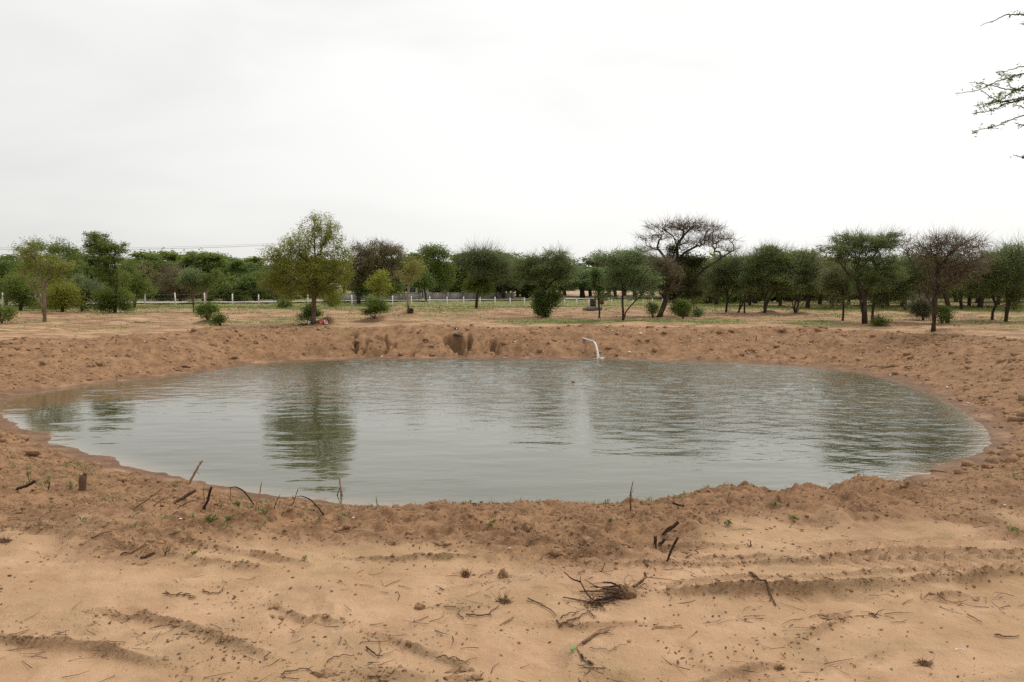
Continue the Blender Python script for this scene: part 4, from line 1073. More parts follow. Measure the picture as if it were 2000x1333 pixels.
def along(u, s):
    return F0 + FST * u + FN * s
def strip(name, us, s0, s1, lift, m, label):
    V = []; F = []
    ns = 6
    for u in us:
        for k in range(ns):
            x, y = along(u, s0 + (s1 - s0) * k / (ns - 1)); V.append((x, y, gz(x, y) + lift))
    for i in range(len(us) - 1):
        for k in range(ns - 1):
            a = i * ns + k; F.append((a, a + 1, a + ns + 1, a + ns))
    me = mk_mesh(name, V, F, m, True)
    tag(link(name, me), label, None, None, 'structure')
M['road'] = plain_mat('worn_asphalt', (.30, .285, .26), (.38, .365, .335), 1.5)
strip('road', np.arange(-30, 90, 1.0), 7.6, 12.8, .16, M['road'], 'narrow grey road behind the fence')

def wall_mat():
    m, t, b = mat('weathered_render')
    co = objc(t); mp = nd(t, 'ShaderNodeMapping'); mp.inputs['Scale'].default_value = (1, 1, .25); t.links.new(co, mp.inputs[0])
    n = noise(t, 1.3, 6, mp.outputs[0], .7); n2 = noise(t, 5, 4, co)
    c = mixc(t, mrange(t, n, .4, .66), (.27, .24, .215), (.12, .105, .095))
    c = mixc(t, mrange(t, n2, .5, .75, 0, .5), c, (.34, .31, .28))
    t.links.new(c, b.inputs['Base Color']); b.inputs['Roughness'].default_value = .95
    return m
M['wall'] = wall_mat()
def at_s(px, s):
    """parameter u along the fence whose offset point (s metres behind it) shows at column px"""
    k = (px - 1000) / FPX; a = F0 + FN * s
    return (k * a[1] - a[0]) / (FST[0] - k * FST[1])
def wall(px0, px1, label, h):
    u0, u1 = at_s(px0, 14.2), at_s(px1, 14.2)
    a, b = along(u0, 14.2), along(u1, 14.2); L = float(np.hypot(*(b - a))); rz = math.atan2(*(b - a)[::-1])
    n = max(2, int(round(L / 3.0)))
    t = thing('boundary_wall', label, 'wall', (a[0], a[1], gz(*a)))
    o = np.array(t.location); st = (b - a) / n
    for i in range(n):
        q = a + st * (i + .5); z = gz(*q) - o[2]
        g = Geo(); g.box((0, 0, h / 2 - .15), (L / n - .3, .16, h + .3)); p = g.build('wall_panel', M['wall'], t, loc=(q[0] - o[0], q[1] - o[1], z)); p.rotation_euler = (0, 0, rz)
        g = Geo(); g.box((0, 0, h + .035), (L / n - .3, .22, .07)); c = g.build('coping', M['wall'], p)
    for i in range(n + 1):
        q = a + st * i; z = gz(*q) - o[2]
        g = Geo(); g.box((0, 0, h / 2 - .1), (.3, .24, h + .42)); p = g.build('wall_pier', M['wall'], t, loc=(q[0] - o[0], q[1] - o[1], z)); p.rotation_euler = (0, 0, rz)
wall(652, 822, 'stained grey boundary wall behind the lone olive tree, left of the gap', .95)
wall(839, 1001, 'stained grey boundary wall behind the narrow green crown, right of the gap', 1.05)

M['shed'] = plain_mat('pale_plaster', (.40, .36, .32), (.55, .51, .47), .8)
M['roofing'] = plain_mat('rusty_roof_sheet', (.33, .25, .16), (.45, .35, .22), .6)
M['hole'] = plain_mat('dark_opening', (.03, .03, .03), (.05, .05, .05))
def shed(px0, px1, D, top, label, roof_over=.4):
    a, b = at_y(px0, 580, D), at_y(px1, 580, D); w = b.x - a.x; cx = (a.x + b.x) / 2; z = gz(cx, D); H = at_y(px0, top, D).z - z
    t = thing('low_building', label, 'building', (cx, D, z))
    g = Geo(); g.box((0, 2, H / 2 - .2), (w, 4, H + .4)); g.build('wall', M['shed'], t)
    g = Geo(); g.box((0, 2, H + .08), (w + 2 * roof_over, 4.8, .16)); g.build('roof', M['roofing'], t)
    g = Geo(); g.box((w * .2, -.02, 1.0), (.95, .06, 2.0)); g.build('door', M['hole'], t)
    g = Geo(); g.box((-w * .22, -.02, 1.4), (1.0, .06, .8)); g.build('window', M['hole'], t)
shed(868, 915, 112, 570, 'low pale building with a tan flat roof behind the right wall')
shed(796, 832, 128, 556, 'whitish building showing through the trees behind the wall gap')

# ploughed tan fields seen under the crowns beyond the road
def field(name, px0, px1, D0, D1, m, label):
    V = []; F = []; n = 12
    for j in range(6):
        D = D0 + (D1 - D0) * j / 5
        for i in range(n):
            x = (px0 + (px1 - px0) * i / (n - 1) - 1000) / FPX * D; V.append((x, D, gz(x, D) + .09 + .8 * (j > 2) * (j - 2) / 3))
    for j in range(5):
        for i in range(n - 1):
            a = j * n + i; F.append((a, a + 1, a + n + 1, a + n))
    tag(link(name, mk_mesh(name, V, F, m, True)), label, None, None, 'structure')
M['field'] = plain_mat('dry_field_soil', (.36, .22, .13), (.47, .32, .19), .12)
field('dry_field', 960, 1420, 142, 210, M['field'], 'bare tan field beyond the road')

# drum on a block, red panel, bag by the road, power line
p = hit(1158, 606); t = thing('rusty_drum', 'dark rusty drum standing on a concrete block near the fence', 'drum', (p.x, p.y, p.z + .22)); m = pxm(p.y)
g = Geo(); g.tube([(0, 0, h) for h in (0, .15, .16, .18, .34, .35, .37, .53)], [.20, .20, .212, .20, .20, .212, .20, .20], 16); g.build('drum_shell', M['darkrust'], t)
g = Geo(); g.tube([(0, 0, .53), (0, 0, .545)], [.212, .212], 16); g.build('drum_rim', M['rust'], t)
b_ = Geo(); b_.box((0, 0, .11), (.95, .7, .26)); b_.box((-.62, .1, .07), (.3, .4, .18))
tag(b_.build('concrete_block', M['wall'], None, loc=(p.x + .1, p.y, p.z)), 'grey concrete block carrying the dark rusty drum', 'block')
p = hit(1175, 603); t = thing('red_panel', 'upright red-brown metal panel on a post near the drum', 'sign', p)
g = Geo(); g.box((0, 0, .75), (.36, .02, .88)); g.build('panel', M['rust'], t)
g = Geo(); g.tube([(0, .03, -.1), (0, .03, 1.15)], .025, 6); g.build('post', M['darkrust'], t)
def crumple(g, c, r, seed, sq=.6, sub=2, amp=.35):
    import bmesh
    bm = bmesh.new(); bmesh.ops.create_icosphere(bm, subdivisions=sub, radius=1)
    rg = np.random.default_rng(seed); ph = rg.uniform(0, 9, 6)
    V = []
    for v in bm.verts:
        x, y, z = v.co
        k = 1 + amp * (math.sin(3.1 * x + ph[0]) * math.sin(2.7 * y + ph[1]) + .6 * math.sin(5.3 * z + ph[2] + 4 * x) * math.sin(4.9 * y + ph[3])) + rg.normal(0, amp * .16)
        V.append((c[0] + x * k * r[0], c[1] + y * k * r[1], c[2] + z * k * r[2]))
    F = [[v.index for v in f.verts] for f in bm.faces]; bm.free(); g.add(V, F)
p = hit(275, 594); g = Geo(p); crumple(g, (p.x, p.y, p.z + .2), (.42, .3, .26), 3)
tag(g.build('white_sack', M['litter']), 'white sack lying by the road beside the first white post', 'sack')

def pole(px, D, label, top=468):
    a = at_y(px, 560, D); z = gz(a.x, D); tz = at_y(px, top, D).z
    t = thing('utility_pole', label, 'utility pole', (a.x, D, z))
    g = Geo(); g.tube([(0, 0, -.4), (0, 0, tz - z)], [.14, .09], 8); g.build('pole', M['wall'], t)
    g = Geo(); g.box((0, .12, tz - z - .25), (1.5, .1, .1)); g.build('crossarm', M['cable'], t)
    return Vector((a.x, D + .12, tz - .2))
q0 = pole(-420, 150, 'utility pole out beyond the left border'); q1 = pole(598, 150, 'utility pole hidden behind the lone olive tree', 474); 
t = thing('power_line', 'thin power cables crossing the sky above the left trees', 'cable', q0)
for dx, dz in ((-.7, 0), (0, .35), (.7, 0)):
    s = np.linspace(0, 1, 24); P = np.array([q0 + (q1 - q0) * k + Vector((0, dx, dz - 1.6 * 4 * k * (1 - k))) for k in s])
    g = Geo(q0); g.tube(P, .018, 3); g.build('wire', M['cable'], t)
M['stub'] = tint_mat('brown_stubble', (.11, .055, .03), (.40, .26, .14))
_ic = {}
def ico(sub):
    if sub not in _ic:
        import bmesh
        bm = bmesh.new(); bmesh.ops.create_icosphere(bm, subdivisions=sub, radius=1)
        _ic[sub] = (np.array([v.co[:] for v in bm.verts]), np.array([[v.index for v in f.verts] for f in bm.faces])); bm.free()
    return _ic[sub]

def rough_lump(g, c, r, seed):
    v, f = ico(4); o = seed * 3.7
    n1 = fbm(v[:, 0] * 1.3 + o, v[:, 1] * 1.3 + v[:, 2] * 1.1 + o, 3, 5); n2 = fbm(v[:, 0] * 4 + v[:, 2] * 2 + o, v[:, 1] * 4 - v[:, 2] * 3, 3, 7); n3 = np.abs(fbm(v[:, 1] * 9 + o, v[:, 0] * 9 + v[:, 2] * 7, 2, 8))
    k = 1 + .55 * n1 + .42 * n2 + .25 * n3
    p = v * k[:, None] * np.array(r); p[:, 2] = np.where(p[:, 2] < 0, p[:, 2] * .5, p[:, 2])
    g.add(p + np.array(c), [tuple(t) for t in f])
# ------------------------------------------------------------------ pipe and water jet on the far bank
def pipe_and_jet():
    w = at_z(1167, 700, WZ); e = at_y(1159, 668, w.y + .42); a = hit(1140, 662)
    d = (e - a).normalized(); r = .04
    t = thing('drain_pipe', 'grey plastic pipe sticking out of the far bank, pouring water', 'pipe', a)
    g = Geo(a); P = np.array([a - d * .9, a, (a + e) / 2, e]); g.tube(P, r, 14, cap=False); g.build('pipe_wall', M['pvc'], t, True)
    g = Geo(a); g.tube(np.array([e - d * .10, e - d * .01]), r + .007, 14); g.build('socket_collar', M['pvc'], t, True)
    g = Geo(a); g.tube(np.array([e - d * .06, e + d * .002]), r * .8, 12); g.build('pipe_mouth', M['hole'], t)
    m, tt, b = mat('falling_water'); b.inputs['Base Color'].default_value = (.93, .94, .94, 1); b.inputs['Roughness'].default_value = .25
    b.inputs['IOR'].default_value = 1.33
    M['jet'] = m
    s = thing('water_jet', 'white jet of water falling from the grey pipe into the pond', 'water', Vector((w.x, w.y, WZ)))
    rg = np.random.default_rng(4)
    for k in range(4):
        u = np.linspace(0, 1, 12)[:, None]; st = np.array(e) + rg.normal(0, .014, 3); en = np.array([w.x, w.y, WZ - .02]) + rg.normal(0, .03, 3) * [1, 1, 0]
        P = st + (en - st) * np.concatenate([u ** .62, u ** .62, u ** 1.75], 1)
        g = Geo((w.x, w.y, WZ)); g.tube(P, np.linspace(.021, .023, 12) * rg.uniform(.7, 1.1), 7); g.build('water_strand', M['jet'], s, True)
    g = Geo((w.x, w.y, WZ))
    for k in range(46):
        q = rg.normal(0, 1, 2); g_r = rg.uniform(.015, .045)
        crumple(g, (w.x + .08 + q[0] * .13, w.y + q[1] * .10, WZ + .01), (g_r, g_r, g_r * .7), k, sub=1, amp=.2)
    f = g.build('foam', M['litter'], s, True)
pipe_and_jet()

# ------------------------------------------------------------------ litter on the banks
M['bag'] = None
def bag_mat():
    m, t, b = mat('printed_bag'); co = objc(t)
    n = noise(t, 4.5, 3, co, .5, .8)
    t.links.new(mixc(t, mrange(t, n, .47, .52), (.55, .09, .07), (.72, .62, .58)), b.inputs['Base Color']); b.inputs['Roughness'].default_value = .4
    return m
M['bag'] = bag_mat()
p = hit(632, 634); g = Geo(p)
crumple(g, (p.x, p.y, p.z + .09), (.15, .11, .10), 21, sub=3, amp=.45); crumple(g, (p.x + .13, p.y - .05, p.z + .03), (.10, .07, .05), 22, sub=2, amp=.45)
tag(g.build('plastic_bag', M['bag'], None, True, p), 'crumpled red and white plastic bag under the lone olive tree', 'bag')
p = hit(605, 634); g = Geo(p); crumple(g, (p.x, p.y, p.z + .05), (.09, .06, .09), 23, amp=.45)
tag(g.build('paper_scrap', M['litter'], None, False, p), 'white crumpled scrap left of the red and white bag', 'litter')
def brush_pile(px, py, rpx, hpx, label, n, seed, material='brown'):
    p = hit(px, py); m = pxm(p.y); rg = np.random.default_rng(seed)
    t = thing('brush_pile', label, 'brush pile', p)
    for part, cnt, rr in (('branch', 7, .45), ('twigs', n, .16)):
        gg = Geo(p)
        for k in range(cnt):
            a = rg.uniform(0, 6.28); L = rpx * m * rg.uniform(.5, 1.1); c = np.array(p) + np.array([rg.normal(0, .35) * rpx * m, rg.normal(0, .3) * rpx * m, rg.uniform(0, .5) * hpx * m])
            d = np.array([math.cos(a), math.sin(a) * .6, rg.uniform(-.1, .75)]); d /= np.linalg.norm(d)
            mid = c + d * L * .5 + rg.normal(0, .07, 3) * L
            P = np.array([c, mid, c + d * L]); P[:, 2] = np.maximum(P[:, 2], p.z + .005)
            gg.tube(P, np.array([rr, rr * .8, rr * .35]) * m, 4)
            if part == 'branch':
                gg.build('branch', M['stick'], t); gg = Geo(p)
        if gg.n: gg.build('twigs', M[material], t)
brush_pile(640, 631, 14, 16, 'heap of dead brown brush behind the red and white bag', 160, 5)
brush_pile(592, 636, 18, 5, 'flat scatter of dead twigs at the foot of the olive tree', 60, 6, 'stick')
brush_pile(1525, 650, 14, 4, 'dark twiggy debris on the rim below the acacia grove', 70, 7, 'stick')
brush_pile(692, 0 + 618, 10, 3, 'small dead twig heap near the rounded shrub', 30, 9, 'stick') if False else None
p = hit(893, 682); t = thing('dark_bottle', 'dark bottle lying below the collapsed hollow in the far bank', 'bottle', p)
g = Geo(p); a = np.array(p) + [-.12, 0, .06]; d = np.array([.8, -.45, -.1]); d /= np.linalg.norm(d)
g.tube(np.array([a, a + d * .22, a + d * .27, a + d * .33]), [.055, .055, .025, .02], 10); g.build('bottle_body', M['hole'], t, True)
g = Geo(p); g.tube(np.array([a + d * .33, a + d * .36]), .024, 8); g.build('bottle_cap', M['redcap'], t)
p = hit(798, 611); g = Geo(p); crumple(g, (p.x, p.y, p.z + .15), (.10, .1, .26), 31, amp=.4); crumple(g, (p.x + .2, p.y, p.z + .14), (.08, .08, .16), 32, amp=.4); crumple(g, (p.x + .1, p.y, p.z + .03), (.2, .16, .1), 33, amp=.3)
tag(g.build('tree_stump', M['darkstick'], None, False, p), 'dark forked stump on a small soil heap below the yellowish sapling', 'stump')
scr = [(1006, 669), (1042, 672), (1060, 688), (1186, 639), (1251, 654), (1229, 691), (1358, 686), (1367, 664), (1462, 690), (1476, 691), (1508, 660), (1546, 675), (1595, 690), (1655, 653), (1684, 701), (1691, 694),
       (1738, 735), (1850, 761), (1734, 683), (745, 698), (135, 687), (237, 713), (957, 643), (1180, 646), (1535, 682), (1890, 789), (1196, 647), (1410, 668), (1440, 655), (1330, 676), (985, 700), (282, 671)]
rg = np.random.default_rng(77)
for i, (x, y) in enumerate(scr):
    p = hit(x, y); s = rg.uniform(1.2, 2.6) * pxm(p.y)
    if i in (4, 5, 14, 17): s *= 1.5
    g = Geo(p); crumple(g, (p.x, p.y, p.z + s * .4), (s, s * .7, s * rg.uniform(.4, .8)), 100 + i, sub=1, amp=.4)
    tag(g.build('litter_scrap', M['litter'], None, False, p), 'tiny white plastic scrap on the brown pond bank', 'litter', 'white scraps littering the banks')
p = at_z(1120, 747, WZ); g = Geo(p); crumple(g, (p.x, p.y, p.z + .015), (.07, .04, .03), 9, sub=1, amp=.3)
tag(g.build('floating_leaf', M['palestick'], None, False, p), 'yellowish leaf floating alone on the middle of the pond', 'leaf')

# ------------------------------------------------------------------ sticks of the foreground
def up(v, h):
    return Vector((v.x, v.y, v.z + h))
def stick_pts(pts, mode, lean=0.):
    if mode == 'lie':
        P = [(a[0] + (b[0] - a[0]) * k / 3, a[1] + (b[1] - a[1]) * k / 3) for a, b in zip(pts[:-1], pts[1:]) for k in range(3)] + [pts[-1]]
        return [up(hit(x, y), .009) for x, y in P]
    b = hit(*pts[0]); out_ = [up(b, -.04), b]
    for i, (x, y) in enumerate(pts[1:]):
        out_.append(at_y(x, y, b.y + lean * (i + 1) / len(pts[1:])))
    return out_
def stick_geo(g, P, rpx, sides=6, taper=.5, rng=None, knots=.12):
    P = np.array([tuple(p) for p in P]); n = len(P)
    s = np.linspace(0, n - 1, (n - 1) * 5 + 1)
    # smooth through the points
    from_idx = np.arange(n)
    P2 = np.stack([np.interp(s, from_idx, P[:, a]) for a in range(3)], 1)
    for _ in range(2):
        P2[1:-1] = .25 * P2[:-2] + .5 * P2[1:-1] + .25 * P2[2:]
    r = rpx * pxm(P[0, 1])
    R = r * np.linspace(1, taper, len(P2)) * (1 + (rng.uniform(-knots, knots, len(P2)) if rng is not None else 0))
    P2[1:-1] += rng.normal(0, r * .12, P2[1:-1].shape)
    g.tube(P2, R, sides)
_sr = np.random.default_rng(55)
def stick(label, pts, r=1.6, m='stick', mode='up', name='stick', cat='stick', lean=0., parts=(), taper=.5, group=None):
    P = stick_pts(pts, mode, lean)
    o = P[0]
    if not parts:
        g = Geo(o); stick_geo(g, P, r, 7, taper, _sr); return tag(g.build(name, M[m], None, True, o), label, cat, group)
    t = thing(name, label, cat, o, group)
    g = Geo(o); stick_geo(g, P, r, 7, taper, _sr); g.build('stem', M[m], t, True)
    for (nm, ps, rr, mm) in parts:
        g = Geo(o)
        if mode == 'lie':
            Q = stick_pts(ps, 'lie')
        else:
            Q = [at_y(x, y, o.y + lean * .5) for x, y in ps]
        stick_geo(g, Q, rr, 5, .4, _sr); g.build(nm, M[mm], t, True)
    return t
# along the near crest, left to right
stick('dark charred stick leaning right, leftmost on the near bank', [(33, 961), (52, 950), (68, 940)], 2.6, 'darkstick', taper=1.25)
stick('small forked sprouting twig between the charred stick and the short stump', [(94, 958), (97, 946), (98, 941)], 1.2, 'darkstick')
def stump(px0, py0, px1, py1, rpx, label, m='stick'):
    b = hit(px0, py0); e = at_y(px1, py1, b.y); r = rpx * pxm(b.y)
    t = thing('tree_stump', label, 'stump', b)
    rg = np.random.default_rng(int(px0)); d = e - b
    P = np.array([b - d * .15, b, b + d * .35, b + d * .7, e]) ; P[2:4] += rg.normal(0, r * .12, (2, 3))
    g = Geo(b); g.tube(P, np.array([1.0, .85, .95, 1.05, .95]) * r, 9); g.build('stem', M[m], t, True)
    for k in range(6):
        a = rg.uniform(0, 6.28); q = np.array(e) + np.array([math.cos(a), math.sin(a), 0]) * r * .6
        g = Geo(b); g.tube(np.array([q - np.array(d) * .2, q, q + np.array(d) * rg.uniform(.06, .22)]), [r * .34, r * .3, r * .05], 4); g.build('splinter', M[m], t)
stump(158, 960, 163, 930, 7, 'short reddish-brown broken stump standing on the left of the near bank')
stick('thin stick leaning right, halfway up the left near bank', [(262, 997), (285, 979), (304, 965), (317, 954)], 1.5)
stick('short thin stick right below the long leaning thin stick', [(299, 989), (312, 979), (322, 974)], 1.2)
stick('thick broken branch lying tilted, left of the upright fork', [(340, 983), (358, 973), (382, 958)], 3.0, 'stick', taper=1.1)
stick('pale split stick leaning over the left shoreline', [(370, 945), (380, 925), (388, 910), (396, 900)], 2.6, 'palestick', taper=.7, parts=[('splinter', [(386, 915), (390, 908), (390, 901)], .9, 'palestick'), ('twig', [(384, 922), (388, 925), (391, 928)], .5, 'stick')])
stick('dark upright fork stake with splayed foot and a thin bowed twig', [(398, 994), (405, 980), (409, 966), (413, 951)], 3.0, 'darkstick', taper=.8, parts=[('root', [(404, 984), (397, 990), (392, 995)], 1.6, 'stick'), ('twig', [(346, 993), (372, 979), (400, 974), (420, 975)], 1.1, 'stick'), ('twig', [(399, 980), (398, 960), (398, 945)], .9, 'stick')])
stick('long dark twig bent over in an arch beside a standing stick', [(496, 987), (486, 972), (474, 957), (460, 951), (448, 953)], 1.8, 'darkstick', parts=[('twig', [(450, 953), (450, 970), (451, 985)], .8, 'stick')])
stick('straight brown stick standing right of the first arched twig', [(498, 1000), (503, 980), (508, 960), (511, 942)], 2.0, 'palestick', parts=[('splinter', [(500, 990), (500, 975), (502, 966)], 1.1, 'palestick')])
stick('short curved dark twig standing between the two arches', [(537, 1002), (535, 993), (540, 980), (547, 967)], 1.2, 'darkstick')
stick('dark leaning twig standing left of the second arched twig', [(567, 993), (574, 980), (582, 956)], 1.4, 'darkstick', parts=[('twig', [(574, 975), (571, 972), (573, 968)], 1.2, 'darkstick')])
stick('second long arched twig bent over to the left on the near crest', [(632, 1006), (620, 990), (606, 976), (590, 969), (580, 970)], 1.7, 'darkstick')
stick('grey forked twig lying right of the second arched twig', [(656, 1007), (645, 998), (636, 988), (634, 984)], 1.2, 'palestick', parts=[('twig', [(643, 996), (636, 994), (630, 994)], .8, 'palestick')])
stick('orange split stake with a dark twig, standing tallest on the near crest', [(668, 978), (666, 962), (665, 948), (662, 930)], 2.6, 'palestick', taper=.45, parts=[('twig', [(657, 975), (660, 962), (665, 951)], 1.4, 'darkstick'), ('splinter', [(671, 980), (669, 968), (667, 962)], 1.6, 'palestick')])
stick('thin twig leaning over the shoreline right of the orange stake', [(704, 972), (711, 966), (718, 960)], .9, 'darkstick')
stick('small black hooked twig standing against the water', [(813, 978), (818, 970), (816, 965), (808, 959)], 1.5, 'darkstick')
stick('dark root lying on the crest with a tuft of earth', [(905, 978), (918, 977), (930, 979), (944, 978)], 1.3, 'darkstick', 'lie', parts=[('twig', [(930, 979), (936, 983), (942, 984)], 1.6, 'darkstick'), ('twig', [(926, 979), (922, 985), (930, 987)], 1.5, 'stick')])
stick('slender pale-ringed sapling stem standing alone against the water', [(1232, 998), (1231, 980), (1231, 965), (1233, 955), (1237, 940)], 2.0, 'stick', taper=.35, parts=[('dry_leaves', [(1230, 975), (1233, 967), (1231, 961)], 2.4, 'palestick'), ('twig', [(1232, 965), (1236, 960), (1237, 953)], .7, 'stick'), ('twig', [(1231, 975), (1236, 977), (1237, 974)], 1.1, 'palestick')])
stick('short dark stick poking out of the crest right of the slender stem', [(1336, 993), (1325, 987), (1313, 982)], 2.2, 'darkstick', taper=.9)
stump(1525, 982, 1521, 966, 4.2, 'stubby tan broken stump on the right of the near crest', 'palestick')
# dug-out stakes in the middle right
stick('thick dark broken branch leaning right, above the two short stakes', [(1295, 1045), (1310, 1033), (1325, 1020)], 2.8, 'darkstick', taper=1.2, parts=[('twig', [(1300, 1036), (1308, 1028), (1316, 1027)], 1.3, 'darkstick')])
stump(1280, 1068, 1280, 1049, 3.4, 'left one of two short dark stakes in the sand edge', 'darkstick')
stick('right one of two short dark stakes, forked and leaning right', [(1287, 1069), (1293, 1060), (1299, 1053)], 3.2, 'darkstick', taper=1., parts=[('fork', [(1293, 1062), (1297, 1057), (1301, 1054)], 1.8, 'darkstick')])
stick('long dark stick standing in the sand, leaning right below the stakes', [(1303, 1097), (1307, 1085), (1314, 1069), (1324, 1050)], 2.2, 'darkstick', taper=1.1, lean=-.05)
stick('curved dark twig standing left below the two short stakes', [(1265, 1110), (1262, 1103), (1257, 1098)], 1.4, 'darkstick')
stick('thin dark twig standing in sand above the root bundle', [(1174, 1118), (1178, 1109), (1182, 1100)], 1.3, 'darkstick')
stick('short twig leaning right of the long dark standing stick', [(1339, 1090), (1346, 1086), (1352, 1082)], 1.2, 'darkstick')
stick('bent twig tip right of the short leaning twig', [(1364, 1082), (1361, 1077), (1355, 1075)], 1.4, 'darkstick')
stick('stout dark stick with a knobbly head lying down the right sand', [(1462, 1122), (1473, 1130), (1488, 1139), (1500, 1156), (1515, 1186)], 2.8, 'stick', 'lie', parts=[('twig', [(1474, 1130), (1476, 1136), (1475, 1141)], 1.6, 'stick'), ('twig', [(1500, 1156), (1506, 1172), (1502, 1180)], 1.4, 'stick')])
stick('dark stub in the sand on the right, near the tyre tracks', [(1467, 1070), (1466, 1063), (1466, 1056)], 2., 'stick', parts=[('fork', [(1465, 1068), (1461, 1066), (1459, 1061)], 1.2, 'stick')])
# lying on the sand
stick('curved peeled branch lying by the green leaf', [(1158, 1303), (1140, 1292), (1130, 1275), (1128, 1268), (1150, 1247), (1170, 1236), (1203, 1227)], 2.6, 'palestick', 'lie', taper=.45, parts=[('twig', [(1138, 1262), (1160, 1247), (1190, 1238)], 2.6, 'stick'), ('twig', [(1180, 1240), (1190, 1242), (1199, 1246)], .9, 'stick'), ('bark_strip', [(1136, 1287), (1146, 1297), (1156, 1303)], 3.2, 'darkstick')])
stick('peeled pale stick lying straight on the sand right of the root bundle', [(1278, 1229), (1300, 1231), (1332, 1227)], 2.2, 'palestick', 'lie', parts=[('bark_strip', [(1276, 1225), (1290, 1231), (1312, 1232)], 1.4, 'darkstick')])
stick('thin bowed stick lying left of the root bundle', [(1031, 1175), (1055, 1184), (1072, 1193), (1086, 1207)], 1.6, 'stick', 'lie')
stick('curved thin stick lying on the left sand below the bank', [(236, 1090), (255, 1085), (272, 1078), (287, 1063)], 1.4, 'darkstick', 'lie')
stick('straight thin twig lying on the upper left sand', [(178, 1055), (195, 1050), (216, 1041)], 1.2, 'stick', 'lie')
stick('crooked twig with a dark thick end at the bottom middle', [(715, 1270), (728, 1280), (737, 1288), (747, 1286)], 1.6, 'darkstick', 'lie', parts=[('twig', [(737, 1288), (743, 1280), (742, 1262), (738, 1254)], .9, 'stick'), ('twig', [(738, 1290), (752, 1284), (770, 1276)], .8, 'stick')])
stick('thin bent twig lying left of the crooked bottom twig', [(639, 1298), (652, 1290), (668, 1286), (692, 1285)], 1.3, 'stick', 'lie')
stick('brown stick lying near the bottom edge, left of middle', [(549, 1327), (560, 1316), (585, 1314), (611, 1311)], 1.5, 'stick', 'lie')
stick('jagged twig with side shoots at the lower middle', [(851, 1291), (870, 1292), (890, 1296), (915, 1303)], 1.3, 'stick', 'lie', parts=[('twig', [(890, 1296), (905, 1296), (920, 1300)], .9, 'stick'), ('twig', [(868, 1292), (872, 1287), (872, 1284)], .7, 'stick')])
stick('long thin crooked root lying left of the root bundle', [(910, 1207), (935, 1207), (955, 1204), (962, 1197), (975, 1188)], 1.7, 'stick', 'lie', parts=[('twig', [(955, 1205), (960, 1208), (960, 1211)], .9, 'stick')])
stick('hooked twig lying by the dark pitted clod', [(905, 1213), (896, 1207), (894, 1202), (900, 1196)], 1.3, 'stick', 'lie')
stick('short pale twig lying right of the crooked root', [(985, 1222), (995, 1217), (1004, 1213)], 1.4, 'palestick', 'lie')
stick('dark twig on the right sand below the gully', [(1697, 1203), (1708, 1207), (1716, 1212)], 1.5, 'darkstick', 'lie', parts=[('twig', [(1708, 1207), (1716, 1199), (1728, 1195)], 1., 'darkstick')])
stick('thin dark twig along the right gully', [(1830, 1168), (1850, 1178), (1882, 1188)], 1.0, 'stick', 'lie')
stick('small bent twig on the far right sand', [(1889, 1206), (1905, 1213), (1918, 1221)], 1.2, 'stick', 'lie')
stick('brown stick half buried at the far right sand', [(1943, 1246), (1965, 1248), (1990, 1248)], 1.8, 'stick', 'lie')
stick('short stick standing by the upper right track', [(1846, 1090), (1843, 1084), (1847, 1074)], 1., 'stick')
stick('thin twig lying at the right middle sand', [(1225, 1243), (1245, 1240), (1270, 1236)], .8, 'stick', 'lie') if False else None
stick('wispy trailing twig right of the curved peeled branch', [(1152, 1270), (1165, 1273), (1190, 1276)], .9, 'stick', 'lie', parts=[('twig', [(1190, 1276), (1210, 1265), (1228, 1262)], .8, 'stick'), ('twig', [(1200, 1268), (1204, 1274), (1196, 1274)], .7, 'stick')])
stick('dry leaf stalk lying on the left sand, feathered with dead leaflets', [(318, 1163), (345, 1168), (382, 1171)], 1.4, 'stick', 'lie', parts=[('leaflet', [(330, 1165), (326, 1161), (324, 1159)], 1.6, 'stick'), ('leaflet', [(345, 1168), (350, 1163), (356, 1161)], 1.8, 'stick'), ('leaflet', [(358, 1169), (364, 1164), (372, 1165)], 1.9, 'stick'), ('leaflet', [(370, 1170), (376, 1174), (383, 1174)], 1.6, 'stick')])
stick('curled dark leaf stalk right of the feathered stalk', [(396, 1158), (410, 1164), (428, 1162), (437, 1152)], 1.5, 'stick', 'lie')
stick('dark crumpled twig cluster under the curved left stick', [(275, 1093), (290, 1091), (304, 1085)], 2.2, 'darkstick', 'lie', parts=[('twig', [(285, 1090), (294, 1085), (302, 1083)], 1.8, 'darkstick')])
stick('small upright sprig of dead twigs on the left sand', [(322, 1088), (324, 1078), (328, 1068)], 1.2, 'darkstick', parts=[('twig', [(323, 1082), (319, 1075), (318, 1069)], .9, 'darkstick'), ('twig', [(324, 1080), (331, 1074), (333, 1068)], .9, 'darkstick')])
stick('dark twig lying on the far bank slope left of the bush-footed tree', [(262, 630), (280, 631), (294, 629)], .9, 'darkstick', 'lie')
stick('thin dry stick fallen down the far bank right of the pipe', [(1280, 671), (1287, 677), (1293, 682)], .8, 'palestick', 'lie')
stick('dead twig standing on the right far bank below the brown acacia', [(1763, 672), (1768, 662), (1769, 655)], .7, 'darkstick')
stick('short dark stub on the far bank below the acacia grove', [(1476, 666), (1477, 660), (1478, 655)], 1.1, 'darkstick')
stick('thin twig standing on the left far slope', [(226, 672), (227, 664), (229, 658)], .6, 'darkstick')
stick('second thin twig standing lower on the left far slope', [(292, 690), (292, 684), (293, 679)], .6, 'darkstick')
stick('twig root lying on the right bank', [(1800, 923), (1825, 921), (1850, 924)], 1.3, 'stick', 'lie')
stick('pale straw stem standing on the right bank', [(1938, 935), (1933, 918), (1926, 903)], .8, 'palestick')

